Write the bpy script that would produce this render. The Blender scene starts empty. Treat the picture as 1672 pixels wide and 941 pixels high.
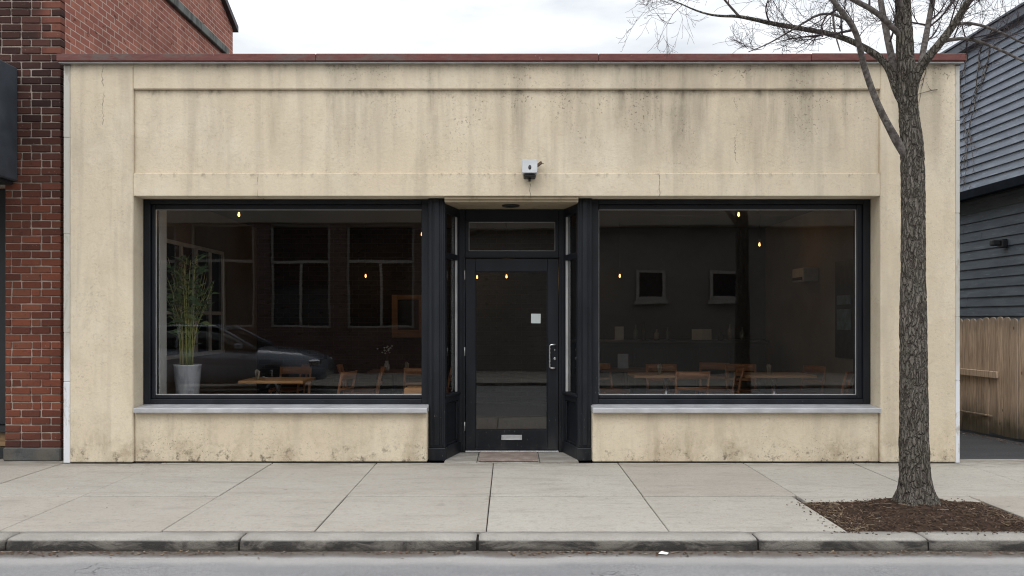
import bpy, math, random
from mathutils import Vector, Matrix, noise as mnoise
random.seed(7)
R = math.radians
S = bpy.context.scene
COL = S.collection
FPX, HX, HY, EYE = 1470.0, 831.0, 520.0, 1.5       # focal length in photo pixels, vanishing point, eye height

def at(px, py, Y):
    return Vector(((px - HX) * Y / FPX, Y, EYE + (HY - py) * Y / FPX))

# ------------------------------------------------------------------ mesh builder
class MB:
    def __init__(s):
        s.v, s.f, s.sm = [], [], []
    def add(s, verts, faces, smooth=False):
        o = len(s.v)
        s.v.extend([tuple(p) for p in verts])
        s.f.extend([tuple(i + o for i in f) for f in faces])
        s.sm.extend([smooth] * len(faces))
        return s
    def box(s, x0, x1, y0, y1, z0, z1, b=0.0, M=None, jit=0.0):
        lo, hi = (x0, y0, z0), (x1, y1, z1)
        if b <= 0:
            vs = [Vector((hi[0] if i & 1 else lo[0], hi[1] if i & 2 else lo[1], hi[2] if i & 4 else lo[2])) for i in range(8)]
            fs = [(0, 4, 6, 2), (1, 3, 7, 5), (0, 1, 5, 4), (2, 6, 7, 3), (0, 2, 3, 1), (4, 5, 7, 6)]
        else:
            b = min(b, 0.45 * min(abs(x1 - x0), abs(y1 - y0), abs(z1 - z0)))
            vs, idx = [], {}
            for i in range(8):
                sg = (i & 1, (i >> 1) & 1, (i >> 2) & 1)
                j = [random.uniform(-jit, jit) for _ in range(3)] if jit else (0, 0, 0)
                for a in range(3):
                    p = [(hi[k] if sg[k] else lo[k]) + (0 if k == a else (-b if sg[k] else b)) + j[k] for k in range(3)]
                    idx[(i, a)] = len(vs); vs.append(Vector(p))
            fs = []
            def cid(d): return d[0] | d[1] << 1 | d[2] << 2
            for a in range(3):
                u, w = [k for k in range(3) if k != a]
                for sa in (0, 1):
                    q = []
                    for su, sw in ((0, 0), (1, 0), (1, 1), (0, 1)):
                        d = [0, 0, 0]; d[a] = sa; d[u] = su; d[w] = sw
                        q.append(idx[(cid(d), a)])
                    fs.append(q)
            for a in range(3):
                u, w = [k for k in range(3) if k != a]
                for su in (0, 1):
                    for sw in (0, 1):
                        d0 = [0, 0, 0]; d0[u] = su; d0[w] = sw
                        d1 = list(d0); d1[a] = 1
                        fs.append([idx[(cid(d0), u)], idx[(cid(d1), u)], idx[(cid(d1), w)], idx[(cid(d0), w)]])
            for i in range(8):
                fs.append([idx[(i, 0)], idx[(i, 1)], idx[(i, 2)]])
            c = Vector(((x0 + x1) / 2, (y0 + y1) / 2, (z0 + z1) / 2))
            out = []
            for f in fs:
                n = (vs[f[1]] - vs[f[0]]).cross(vs[f[2]] - vs[f[0]])
                m = sum((vs[k] for k in f), Vector()) / len(f) - c
                out.append(tuple(f) if n.dot(m) > 0 else tuple(reversed(f)))
            fs = out
        if M is not None: vs = [M @ p for p in vs]
        return s.add(vs, fs)
    def bar(s, a, b, w, h, bev=0.0, up=Vector((0, 0, 1))):
        a, b = Vector(a), Vector(b)
        d = (b - a); L = d.length; d.normalize()
        x = d.cross(up)
        if x.length < 1e-4: x = Vector((1, 0, 0))
        x.normalize(); z = x.cross(d)
        M = Matrix.Translation(a) @ Matrix((x, d, z)).transposed().to_4x4()
        return s.box(-w / 2, w / 2, 0, L, -h / 2, h / 2, bev, M)
    def tube(s, pts, rad, n=8, cap=True, fn=None, smooth=True):
        pts = [Vector(p) for p in pts]
        if not isinstance(rad, (list, tuple)): rad = [rad] * len(pts)
        vs, fs = [], []
        t = (pts[1] - pts[0]).normalized()
        u = t.cross(Vector((0.13, 1, 0.07)))
        if u.length < 1e-3: u = t.cross(Vector((1, 0, 0)))
        u.normalize()
        for i, p in enumerate(pts):
            t = (pts[min(i + 1, len(pts) - 1)] - pts[max(i - 1, 0)])
            if t.length < 1e-9: t = Vector((0, 0, 1))
            t.normalize()
            u = (u - t * u.dot(t)).normalized(); w = t.cross(u)
            for k in range(n):
                a = 2 * math.pi * k / n
                r = rad[i] if fn is None else fn(i, a, rad[i], p)
                vs.append(p + (u * math.cos(a) + w * math.sin(a)) * r)
        for i in range(len(pts) - 1):
            for k in range(n):
                k2 = (k + 1) % n
                fs.append((i * n + k, i * n + k2, (i + 1) * n + k2, (i + 1) * n + k))
        if cap:
            fs.append(tuple(reversed(range(n)))); fs.append(tuple((len(pts) - 1) * n + k for k in range(n)))
        return s.add(vs, fs, smooth)
    def lathe(s, prof, c, n=24, smooth=True, M=None):
        c = Vector(c); vs, fs = [], []
        for r, z in prof:
            for k in range(n):
                a = 2 * math.pi * k / n
                p = Vector((r * math.cos(a), r * math.sin(a), z))
                if M is not None: p = M @ p
                vs.append(c + p)
        for i in range(len(prof) - 1):
            for k in range(n):
                k2 = (k + 1) % n
                fs.append((i * n + k, i * n + k2, (i + 1) * n + k2, (i + 1) * n + k))
        fs.append(tuple(reversed(range(n)))); fs.append(tuple((len(prof) - 1) * n + k for k in range(n)))
        return s.add(vs, fs, smooth)
    def prism(s, poly, axis, a0, a1):
        """closed polygon (2D) extruded along axis x/y/z from a0 to a1"""
        def p3(q, a):
            return {'x': (a, q[0], q[1]), 'y': (q[0], a, q[1]), 'z': (q[0], q[1], a)}[axis]
        n = len(poly)
        vs = [p3(q, a0) for q in poly] + [p3(q, a1) for q in poly]
        fs = [(i, (i + 1) % n, n + (i + 1) % n, n + i) for i in range(n)]
        fs += [tuple(reversed(range(n))), tuple(range(n, 2 * n))]
        return s.add(vs, fs)
    def frame_y(s, x0, x1, z0, z1, w, y0, y1, b=0.004):
        """rectangular frame in an XZ plane; w = (left, right, bottom, top)"""
        l, r, bo, t = w
        s.box(x0, x0 + l, y0, y1, z0, z1, b); s.box(x1 - r, x1, y0, y1, z0, z1, b)
        e = 0.0005
        s.box(x0 + l + e, x1 - r - e, y0 + 0.0012, y1, z0, z0 + bo, b); s.box(x0 + l + e, x1 - r - e, y0 + 0.0012, y1, z1 - t, z1, b)
        return s
    def build(s, name, mat, parent=None, fix=False):
        me = bpy.data.meshes.new(name)
        me.from_pydata(s.v, [], s.f)
        me.polygons.foreach_set('use_smooth', s.sm)
        if fix:
            import bmesh
            bm = bmesh.new(); bm.from_mesh(me)
            bmesh.ops.recalc_face_normals(bm, faces=bm.faces); bm.to_mesh(me); bm.free()
        me.update()
        me.materials.append(mat)
        o = bpy.data.objects.new(name, me); COL.objects.link(o)
        if parent is not None: attach(o, parent)
        return o

def attach(o, parent):
    o.parent = parent
    # meshes are written in world coordinates: cancel the offset of a top-level parent
    o.matrix_parent_inverse = Matrix.Translation(-parent.location) if parent.parent is None else Matrix.Identity(4)

def tag(o, label, cat, group=None, kind=None):
    if label: o['label'] = label
    if cat: o['category'] = cat
    if group: o['group'] = group
    if kind: o['kind'] = kind
    return o

def thing(name, label, cat, loc=(0, 0, 0), group=None):
    o = bpy.data.objects.new(name, None); COL.objects.link(o)
    o.location = loc; o.empty_display_size = 0.1
    return tag(o, label, cat, group)

def structure(o):
    o['kind'] = 'structure'; return o

def dup(root, loc, rz, label, group=None):
    r = root.copy(); COL.objects.link(r); r.location = loc; r.rotation_euler = (0, 0, rz)
    r['label'] = label
    if group: r['group'] = group
    def kids(src, dst):
        for ch in list(src.children):
            c = ch.copy(); COL.objects.link(c); c.parent = dst
            kids(ch, c)
    kids(root, r)
    return r

# ------------------------------------------------------------------ materials
class Mat:
    def __init__(s, name):
        s.mat = bpy.data.materials.new(name); s.mat.use_nodes = True
        s.nt = s.mat.node_tree; s.b = s.nt.nodes['Principled BSDF']; s.out = s.nt.nodes['Material Output']
        s._pos = s._obj = s._isl = None
    def n(s, t): return s.nt.nodes.new(t)
    def put(s, sock, v):
        if v is None: return
        if isinstance(v, bpy.types.NodeSocket): s.nt.links.new(v, sock)
        elif isinstance(v, (tuple, list)) and sock.type == 'RGBA': sock.default_value = tuple(v) + ((1,) if len(v) == 3 else ())
        elif isinstance(v, (int, float)) and sock.type == 'RGBA': sock.default_value = (v, v, v, 1)
        else: sock.default_value = v
    def geo(s):
        if not s._pos: s._pos = s.n('ShaderNodeNewGeometry')
        return s._pos
    def P(s): return s.geo().outputs['Position']
    def O(s):
        if not s._obj: s._obj = s.n('ShaderNodeTexCoord')
        return s._obj.outputs['Object']
    def isl(s): return s.geo().outputs['Random Per Island']
    def xyz(s, v=None):
        k = s.n('ShaderNodeSeparateXYZ'); s.put(k.inputs[0], v or s.P()); return k.outputs
    def comb(s, x, y, z):
        k = s.n('ShaderNodeCombineXYZ')
        for i, v in enumerate((x, y, z)): s.put(k.inputs[i], v)
        return k.outputs[0]
    def sc(s, v, k):
        m = s.n('ShaderNodeVectorMath'); m.operation = 'MULTIPLY'; s.put(m.inputs[0], v); m.inputs[1].default_value = k; return m.outputs[0]
    def noise(s, v=None, scale=1.0, detail=4, rough=0.55, dist=0.0):
        k = s.n('ShaderNodeTexNoise'); s.put(k.inputs['Vector'], v or s.P())
        k.inputs['Scale'].default_value = scale; k.inputs['Detail'].default_value = detail
        k.inputs['Roughness'].default_value = rough; k.inputs['Distortion'].default_value = dist
        return k.outputs['Fac']
    def vor(s, v=None, scale=1.0, feature='F1'):
        k = s.n('ShaderNodeTexVoronoi'); k.feature = feature; s.put(k.inputs['Vector'], v or s.P()); k.inputs['Scale'].default_value = scale
        return k.outputs['Distance']
    def rng(s, v, a, b, c=0.0, d=1.0, smooth=True):
        k = s.n('ShaderNodeMapRange'); k.clamp = True
        if smooth: k.interpolation_type = 'SMOOTHSTEP'
        s.put(k.inputs[0], v)
        for i, q in enumerate((a, b, c, d)): k.inputs[1 + i].default_value = q
        return k.outputs[0]
    def m(s, op, a, b=None):
        k = s.n('ShaderNodeMath'); k.operation = op; s.put(k.inputs[0], a)
        if b is not None: s.put(k.inputs[1], b)
        return k.outputs[0]
    def mul(s, *a):
        r = a[0]
        for q in a[1:]: r = s.m('MULTIPLY', r, q)
        return r
    def mix(s, f, a, b, mode='MIX'):
        k = s.n('ShaderNodeMix'); k.data_type = 'RGBA'; k.blend_type = mode
        s.put(k.inputs[0], f); s.put(k.inputs[6], a); s.put(k.inputs[7], b)
        return k.outputs[2]
    def bump(s, h, strength=0.3, dist=0.01):
        k = s.n('ShaderNodeBump'); s.put(k.inputs['Height'], h)
        k.inputs['Strength'].default_value = strength; k.inputs['Distance'].default_value = dist
        return k.outputs[0]
    def set(s, col=None, rough=None, nrm=None, metal=None, spec=None):
        s.put(s.b.inputs['Base Color'], col); s.put(s.b.inputs['Roughness'], rough); s.put(s.b.inputs['Normal'], nrm)
        s.put(s.b.inputs['Metallic'], metal); s.put(s.b.inputs['Specular IOR Level'], spec)
        return s.mat

def simple(name, c, rough=0.6, metal=0.0, var=0.15, nscale=8.0, bump=0.0, spec=0.5, bscale=60):
    k = Mat(name); v = k.O()
    n = k.noise(v, nscale, 5, 0.6)
    f = k.rng(n, 0.25, 0.75)
    lo = tuple(max(0, q * (1 - var)) for q in c); hi = tuple(q * (1 + var) for q in c)
    nr = k.bump(k.noise(v, bscale, 3), bump, 0.004) if bump else None
    return k.set(k.mix(f, lo, hi), k.rng(n, 0.2, 0.8, max(0.02, rough - 0.08), rough + 0.08), nr, metal, spec)

def mat_stucco():
    k = Mat('stucco'); x, y, z = k.xyz()
    big = k.noise(None, 0.9, 5, 0.6)
    col = k.mix(k.rng(big, 0.3, 0.7), (0.628, 0.534, 0.398), (0.685, 0.606, 0.472))
    col = k.mix(k.rng(k.noise(None, 2.4, 3, 0.5), 0.4, 0.66, 0, 0.4), col, (0.605, 0.505, 0.375))
    patch = k.noise(k.sc(k.P(), (1.6, 1, 0.8)), 1.7, 6, 0.65, 0.6)
    col = k.mix(k.rng(patch, 0.44, 0.70, 0, 0.50), col, (0.50, 0.43, 0.32))
    # trowel marks and grain
    tr = k.noise(k.sc(k.P(), (1, 1, 1.4)), 13, 6, 0.72, 1.6)
    col = k.mix(k.rng(tr, 0.52, 0.70, 0, 0.40), col, (0.425, 0.355, 0.255))
    col = k.mix(k.rng(tr, 0.46, 0.30, 0, 0.30), col, (0.70, 0.63, 0.49))
    gr = k.noise(None, 75, 3, 0.7)
    col = k.mix(k.rng(gr, 0.54, 0.72, 0, 0.24), col, (0.36, 0.30, 0.215))
    inside = k.mul(k.m('GREATER_THAN', x, -3.89), k.m('LESS_THAN', x, 3.845))
    # rain streaks, strongest below the coping and below the panel lip
    st = k.noise(k.sc(k.P(), (7.0, 1.0, 0.5)), 1.0, 7, 0.68, 0.35)
    st2 = k.noise(k.sc(k.P(), (2.2, 1.0, 0.28)), 1.0, 4, 0.6, 0.3)
    up = k.mul(k.rng(z, 2.85, 3.86), k.m('ADD', 0.45, k.m('MULTIPLY', inside, 0.55)))
    below = k.m('LESS_THAN', z, 3.868)
    band = k.m('SUBTRACT', 1.0, below)
    topm = k.m('ADD', k.mul(up, below), k.mul(k.rng(z, 3.62, 4.13), band))
    right = k.rng(x, -4.2, 1.8, 0.45, 1.0)
    brk = k.rng(k.noise(k.sc(k.P(), (5, 1, 3)), 3.0, 5, 0.75), 0.30, 0.58, 0.25, 1.0)
    sm = k.mul(k.rng(st, 0.44, 0.70), k.rng(st2, 0.40, 0.64), topm, right, brk)
    col = k.mix(k.mul(sm, 0.86), col, (0.175, 0.148, 0.110))
    col = k.mix(k.mul(k.rng(st2, 0.42, 0.66), k.rng(z, 2.7, 3.7), right, 0.60), col, (0.37, 0.315, 0.24))
    st3 = k.noise(k.sc(k.P(), (3.4, 1.0, 0.22)), 1.3, 4, 0.6, 0.2)
    col = k.mix(k.mul(k.rng(st3, 0.50, 0.66), 0.36), col, (0.42, 0.36, 0.275))
    # black specks and lichen
    sp = k.noise(None, 42, 3, 0.7)
    spm = k.noise(None, 2.3, 4, 0.6)
    base_d = k.rng(z, 0.62, 0.02)
    col = k.mix(k.mul(k.rng(sp, 0.58, 0.66), k.rng(spm, 0.44, 0.62), k.m('MAXIMUM', k.mul(topm, right), k.m('MAXIMUM', base_d, 0.30)), 0.85), col, (0.12, 0.10, 0.075))
    # ragged dirt line just under the ledges
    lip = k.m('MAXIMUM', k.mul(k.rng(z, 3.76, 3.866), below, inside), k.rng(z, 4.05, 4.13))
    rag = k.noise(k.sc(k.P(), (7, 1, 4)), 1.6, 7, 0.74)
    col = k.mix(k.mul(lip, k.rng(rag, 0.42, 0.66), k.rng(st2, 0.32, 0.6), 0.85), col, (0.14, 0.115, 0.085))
    lip2 = k.mul(k.rng(z, 2.93, 2.998), k.m('LESS_THAN', z, 3.001), inside)
    col = k.mix(k.mul(lip2, k.rng(rag, 0.50, 0.66), 0.6), col, (0.15, 0.12, 0.09))
    # splash dirt at the foot
    dn = k.noise(k.sc(k.P(), (3.2, 1, 2.0)), 1.3, 7, 0.68, 0.4)
    col = k.mix(k.mul(base_d, k.rng(dn, 0.44, 0.70), 0.62), col, (0.31, 0.24, 0.155))
    col = k.mix(k.mul(k.rng(z, 0.30, 0.0), k.rng(k.noise(None, 11, 6, 0.75), 0.52, 0.66), 0.85), col, (0.09, 0.075, 0.05))
    # pale salt and worn patches
    col = k.mix(k.mul(k.rng(k.noise(None, 5, 6, 0.7, 1.0), 0.60, 0.72), 0.30), col, (0.62, 0.57, 0.47))
    for cx, z0_, z1_, wv in ((0.215, 2.76, 2.97, .02), (1.56, 2.76, 3.0, .02), (-2.6, 2.76, 3.01, .015), (2.35, 2.95, 3.87, .07), (-4.18, 3.5, 4.14, .05)):
        q = k.m('ADD', x, k.m('MULTIPLY', k.m('SUBTRACT', k.noise(None, 7 if wv < .03 else 3, 5, .7), 0.5), wv * 4))
        ln = k.rng(k.m('ABSOLUTE', k.m('SUBTRACT', q, cx)), 0.0055, 0.0015)
        col = k.mix(k.mul(ln, k.m('GREATER_THAN', z, z0_), k.m('LESS_THAN', z, z1_), k.rng(k.noise(None, 5, 3), .38, .55), 0.75), col, (0.14, 0.11, 0.08))
    h = k.m('ADD', k.m('MULTIPLY', gr, 0.5), k.m('ADD', k.noise(None, 18, 4, 0.6), k.m('MULTIPLY', tr, 0.8)))
    return k.set(col, 0.93, k.bump(h, 0.45, 0.008), spec=0.15)

def mat_brick_island(name):
    k = Mat(name); x, y, z = k.xyz(); r = k.isl()
    red = k.mix(r, (0.195, 0.062, 0.036), (0.090, 0.031, 0.022))
    r2 = k.m('FRACT', k.m('MULTIPLY', r, 7.31))
    red = k.mix(k.rng(r2, 0.78, 0.85, 0, 0.6), red, (0.20, 0.075, 0.045))
    r3 = k.m('FRACT', k.m('MULTIPLY', r, 13.7))
    dark = k.mix(r3, (0.018, 0.012, 0.012), (0.075, 0.034, 0.028))
    hz = k.m('ADD', z, k.m('MULTIPLY', k.m('SUBTRACT', r2, 0.5), 0.8))
    col = k.mix(k.rng(hz, 1.7, 3.9, 0.0, 0.92), red, dark)
    col = k.mix(k.mul(k.rng(x, -4.98, -4.82), k.rng(hz, 4.35, 4.5)), col, (0.16, 0.06, 0.042))
    col = k.mix(k.rng(z, 0.55, 0.15, 0, 0.55), col, (0.05, 0.024, 0.022))
    n = k.noise(None, 30, 5, 0.65)
    col = k.mix(k.rng(n, 0.55, 0.75, 0, 0.6), col, (0.03, 0.02, 0.018))
    col = k.mix(k.rng(k.noise(None, 55, 3, 0.6), 0.66, 0.74, 0, 0.5), col, (0.33, 0.26, 0.20))
    return k.set(col, 0.9, k.bump(n, 0.5, 0.006), spec=0.2)

def mat_brickwall(name, c1, c2, mort, axis='y', light=1.0):
    k = Mat(name); x, y, z = k.xyz()
    v = k.comb(y if axis == 'y' else x, z, 0)
    v = k.n('ShaderNodeVectorMath') if False else v
    br = k.n('ShaderNodeTexBrick'); k.put(br.inputs['Vector'], v)
    br.inputs['Color1'].default_value = c1 + (1,); br.inputs['Color2'].default_value = c2 + (1,); br.inputs['Mortar'].default_value = mort + (1,)
    br.inputs['Scale'].default_value = 1.0; br.inputs['Mortar Size'].default_value = 0.0062; br.inputs['Mortar Smooth'].default_value = 0.25
    br.inputs['Bias'].default_value = 0.0; br.inputs['Brick Width'].default_value = 0.215; br.inputs['Row Height'].default_value = 0.0795
    n = k.noise(None, 2.2, 5, 0.65); n2 = k.noise(k.sc(v, (6, 14, 1)), 1.0, 3, 0.6)
    col = k.mix(k.rng(n, 0.42, 0.7, 0, 0.35), br.outputs['Color'], tuple(q * 0.45 for q in c2))
    col = k.mix(k.rng(n2, 0.60, 0.70, 0, 0.75), col, tuple(q * 0.22 for q in c2))
    h = k.m('SUBTRACT', k.m('MULTIPLY', k.noise(None, 35, 4), 0.35), br.outputs['Fac'])
    return k.set(col, 0.92, k.bump(h, 0.9, 0.012), spec=0.15)

def mat_concrete(name, a, b, dirt=0.4, speck=True):
    k = Mat(name); r = k.isl()
    n = k.noise(None, 1.4, 6, 0.6, 0.3); n2 = k.noise(k.sc(k.P(), (0.7, 2.2, 1)), 2.5, 5, 0.6)
    col = k.mix(k.rng(n, 0.3, 0.7), a, b)
    col = k.mix(0.55, col, k.mix(r, tuple(q * f for q, f in zip(a, (1.0, 0.965, 0.935))), tuple(q * f for q, f in zip(b, (1.03, 1.06, 1.04)))))
    col = k.mix(k.rng(n2, 0.48, 0.74, 0, dirt), col, tuple(q * 0.55 for q in a))
    fine = k.noise(None, 160, 2, 0.7)
    col = k.mix(k.rng(fine, 0.35, 0.7, 0.0, 0.32), col, tuple(q * 0.6 for q in a))
    if speck:
        sp = k.noise(None, 38, 2, 0.5)
        col = k.mix(k.rng(sp, 0.70, 0.76, 0, 0.8), col, (0.07, 0.06, 0.05))
        blot = k.noise(None, 4.2, 3, 0.5)
        col = k.mix(k.rng(blot, 0.66, 0.76, 0, 0.35), col, tuple(q * 0.5 for q in a))
        mid = k.noise(None, 17, 5, 0.7, 0.5)
        col = k.mix(k.rng(mid, 0.48, 0.68, 0, 0.36), col, tuple(q * 0.62 for q in a))
        m60 = k.noise(None, 62, 3, 0.7)
        col = k.mix(k.rng(m60, 0.52, 0.70, 0, 0.34), col, tuple(q * 0.55 for q in a))
        col = k.mix(k.rng(m60, 0.42, 0.30, 0, 0.30), col, tuple(q * 1.25 for q in b))
        gum = k.vor(None, 2.6)
        col = k.mix(k.rng(gum, 0.050, 0.038, 0, 0.45), col, (0.10, 0.095, 0.09))
        ck = k.noise(k.sc(k.P(), (1.0, 0.8, 1)), 0.55, 5, 0.5, 0.4)
        line = k.rng(k.m('ABSOLUTE', k.m('SUBTRACT', ck, 0.5)), 0.0022, 0.0006)
        col = k.mix(k.mul(line, k.rng(k.noise(None, 0.8, 2), 0.54, 0.60), 0.0), col, (0.07, 0.06, 0.05))
        X_, Y_, Z_ = k.xyz()
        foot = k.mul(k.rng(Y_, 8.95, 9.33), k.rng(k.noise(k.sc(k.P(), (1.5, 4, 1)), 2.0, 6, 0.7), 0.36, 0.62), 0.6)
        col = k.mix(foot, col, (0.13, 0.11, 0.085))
    h = k.m('ADD', k.m('MULTIPLY', fine, 0.4), k.noise(None, 30, 5, 0.65))
    return k.set(col, 0.88, k.bump(h, 0.28, 0.006), spec=0.3)

def mat_kerb():
    k = Mat('kerb_stone'); x, y, z = k.xyz()
    n = k.noise(None, 3.0, 6, 0.65); fine = k.noise(None, 110, 3, 0.7)
    col = k.mix(k.rng(n, 0.3, 0.7), (0.33, 0.31, 0.28), (0.42, 0.395, 0.36))
    col = k.mix(k.rng(fine, 0.4, 0.7, 0, 0.4), col, (0.17, 0.155, 0.14))
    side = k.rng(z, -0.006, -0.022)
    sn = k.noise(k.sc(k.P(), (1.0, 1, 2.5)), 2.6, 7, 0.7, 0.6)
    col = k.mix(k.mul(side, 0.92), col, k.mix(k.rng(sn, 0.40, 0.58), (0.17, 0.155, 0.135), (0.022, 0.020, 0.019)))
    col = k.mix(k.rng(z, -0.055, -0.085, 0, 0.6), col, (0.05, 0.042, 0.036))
    h = k.m('ADD', fine, k.m('MULTIPLY', k.noise(None, 16, 6, 0.7), 2.0))
    return k.set(col, 0.9, k.bump(h, 0.7, 0.014), spec=0.25)

def mat_asphalt(name, a, b, gutter=False):
    k = Mat(name); x, y, z = k.xyz()
    n = k.noise(k.sc(k.P(), (0.5, 1.4, 1)), 1.5, 6, 0.6, 0.4); fine = k.noise(None, 190, 2, 0.75)
    col = k.mix(k.rng(n, 0.3, 0.7), a, b)
    col = k.mix(k.rng(fine, 0.34, 0.66, 0, 0.75), col, tuple(q * 0.42 for q in a))
    v = k.vor(None, 150)
    m45 = k.noise(None, 48, 4, 0.75)
    col = k.mix(k.rng(m45, 0.50, 0.68, 0, 0.50), col, tuple(q * 0.5 for q in a))
    col = k.mix(k.rng(m45, 0.44, 0.30, 0, 0.35), col, tuple(min(1, q * 1.35) for q in b))
    ck = k.noise(k.sc(k.P(), (0.8, 1.3, 1)), 0.7, 6, 0.55, 0.5)
    col = k.mix(k.mul(k.rng(k.m('ABSOLUTE', k.m('SUBTRACT', ck, 0.52)), 0.004, 0.001), k.rng(k.noise(None, 0.5, 2), 0.5, 0.58), 0.7), col, tuple(q * 0.2 for q in a))
    col = k.mix(k.rng(v, 0.22, 0.10, 0, 0.6), col, tuple(min(1, q * 1.5) for q in b))
    if gutter:
        yy = k.m('ADD', y, k.m('MULTIPLY', k.m('SUBTRACT', k.noise(k.sc(k.P(), (1.6, 1, 1)), 1.3, 5, 0.6), 0.5), 0.22))
        col = k.mix(k.rng(yy, 5.92, 6.05, 0, 0.85), col, (0.10, 0.078, 0.060))
        col = k.mix(k.mul(k.rng(yy, 5.72, 5.86), k.rng(yy, 5.99, 5.92), 0.45), col, (0.43, 0.41, 0.385))
    h = k.m('ADD', fine, k.m('MULTIPLY', v, 0.6))
    return k.set(col, 0.86, k.bump(h, 0.45, 0.006), spec=0.3)

def mat_wood(name, a, b, rough=0.5, grain=(2, 40, 40), coords='O', bump=0.15):
    k = Mat(name); v = k.O() if coords == 'O' else k.P()
    n = k.noise(k.sc(v, grain), 1.0, 5, 0.65, 0.4)
    col = k.mix(k.rng(n, 0.3, 0.7), a, b)
    return k.set(col, rough, k.bump(n, bump, 0.003))

def mat_fence():
    k = Mat('fence_wood'); x, y, z = k.xyz(); r = k.isl()
    g = k.noise(k.sc(k.P(), (60, 60, 3.2)), 1.0, 5, 0.65, 0.3)
    base = k.mix(r, (0.66, 0.50, 0.36), (0.43, 0.32, 0.235))
    col = k.mix(k.rng(g, 0.35, 0.72), base, k.mix(r, (0.30, 0.21, 0.15), (0.30, 0.23, 0.175)))
    n = k.noise(k.sc(k.P(), (4, 4, 1.5)), 1.2, 5, 0.6)
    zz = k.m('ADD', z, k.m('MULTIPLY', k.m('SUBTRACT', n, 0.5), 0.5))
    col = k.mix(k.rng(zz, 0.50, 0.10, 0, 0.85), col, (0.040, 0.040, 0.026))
    col = k.mix(k.rng(zz, 1.28, 1.5, 0, 0.5), col, (0.17, 0.145, 0.12))
    knot = k.vor(k.sc(k.P(), (6, 6, 2.2)), 1.4)
    col = k.mix(k.rng(knot, 0.09, 0.045, 0, 0.85), col, (0.028, 0.018, 0.013))
    return k.set(col, 0.85, k.bump(g, 0.4, 0.004), spec=0.2)

def mat_bark():
    k = Mat('bark'); x, y, z = k.xyz()
    wob = k.n('ShaderNodeVectorMath'); wob.operation = 'ADD'
    tn = k.n('ShaderNodeTexNoise'); k.put(tn.inputs['Vector'], k.P()); tn.inputs['Scale'].default_value = 14; tn.inputs['Detail'].default_value = 3
    k.put(wob.inputs[0], k.P()); k.put(wob.inputs[1], k.sc(tn.outputs['Color'], (0.05, 0.05, 0.05)))
    pl = k.vor(k.sc(wob.outputs[0], (42, 42, 9)), 1.0, 'DISTANCE_TO_EDGE')
    n = k.noise(k.sc(k.P(), (34, 34, 9)), 1.0, 6, 0.7, 0.8)
    n2 = k.noise(None, 6, 5, 0.6); fine = k.noise(k.sc(k.P(), (130, 130, 60)), 1.0, 3, 0.7)
    plate = k.rng(pl, 0.0, 0.22)
    col = k.mix(k.rng(n, 0.34, 0.64), (0.095, 0.080, 0.066), (0.225, 0.200, 0.172))
    col = k.mix(k.rng(n2, 0.42, 0.68, 0, 0.45), col, (0.165, 0.158, 0.128))
    col = k.mix(k.mul(k.m('SUBTRACT', 1.0, plate), k.rng(k.noise(None, 20, 4, .7), 0.36, .66, .10, .70)), col, (0.040, 0.029, 0.024))
    col = k.mix(k.mul(plate, k.rng(fine, 0.54, 0.68, 0, 0.65)), col, (0.32, 0.30, 0.26))
    col = k.mix(k.rng(k.noise(None, 13, 4, 0.6), 0.60, 0.70, 0, 0.35), col, (0.27, 0.275, 0.235))
    h = k.m('ADD', k.m('MULTIPLY', plate, 1.2), k.m('ADD', n, k.m('MULTIPLY', fine, 0.35)))
    return k.set(col, 0.95, k.bump(h, 1.0, 0.022), spec=0.12)

def mat_branch():
    k = Mat('branch_bark'); 
    n = k.noise(k.sc(k.P(), (30, 30, 30)), 1.0, 5, 0.65)
    col = k.mix(k.rng(n, 0.35, 0.65), (0.075, 0.064, 0.060), (0.185, 0.165, 0.150))
    return k.set(col, 0.9, k.bump(n, 0.6, 0.006), spec=0.15)

def mat_twig():
    k = Mat('twig_bark')
    n = k.noise(None, 9, 3)
    return k.set(k.mix(k.rng(n, 0.3, 0.7), (0.040, 0.030, 0.034), (0.085, 0.066, 0.066)), 0.85, spec=0.2)

def mat_coping():
    k = Mat('oxide_coping'); x, y, z = k.xyz()
    n = k.noise(k.sc(k.P(), (0.8, 1, 3)), 1.1, 6, 0.65, 0.5); f = k.noise(k.sc(k.P(), (3, 3, 10)), 3, 5, 0.7)
    col = k.mix(k.rng(f, 0.3, 0.7), (0.115, 0.038, 0.034), (0.165, 0.062, 0.052))
    pat = k.mul(k.rng(n, 0.46, 0.60), k.rng(f, 0.34, 0.58))
    col = k.mix(k.mul(pat, 0.8), col, (0.110, 0.095, 0.085))
    col = k.mix(k.rng(k.noise(None, 14, 5, 0.7), 0.66, 0.73, 0, 0.7), col, (0.42, 0.37, 0.33))
    return k.set(col, 0.75, k.bump(f, 0.3, 0.004), spec=0.35)

def mat_paint_black():
    k = Mat('black_paint'); v = k.P()
    n = k.noise(k.sc(v, (5, 5, 1.5)), 1.0, 5, 0.6)
    col = k.mix(k.rng(n, 0.3, 0.75), (0.0060, 0.0075, 0.0105), (0.0115, 0.0140, 0.0190))
    sc_ = k.noise(k.sc(v, (70, 70, 25)), 1.0, 3, 0.7)
    x, y, z = k.xyz()
    col = k.mix(k.mul(k.rng(sc_, 0.66, 0.73), k.rng(z, 1.4, 0.1), 0.75), col, (0.20, 0.19, 0.18))
    col = k.mix(k.mul(k.rng(z, 0.35, 0.0), k.rng(n, 0.4, 0.7), 0.35), col, (0.07, 0.065, 0.058))
    return k.set(col, k.rng(n, 0.2, 0.8, 0.38, 0.58), k.bump(k.noise(v, 90, 3), 0.08, 0.003), spec=0.32)

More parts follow.
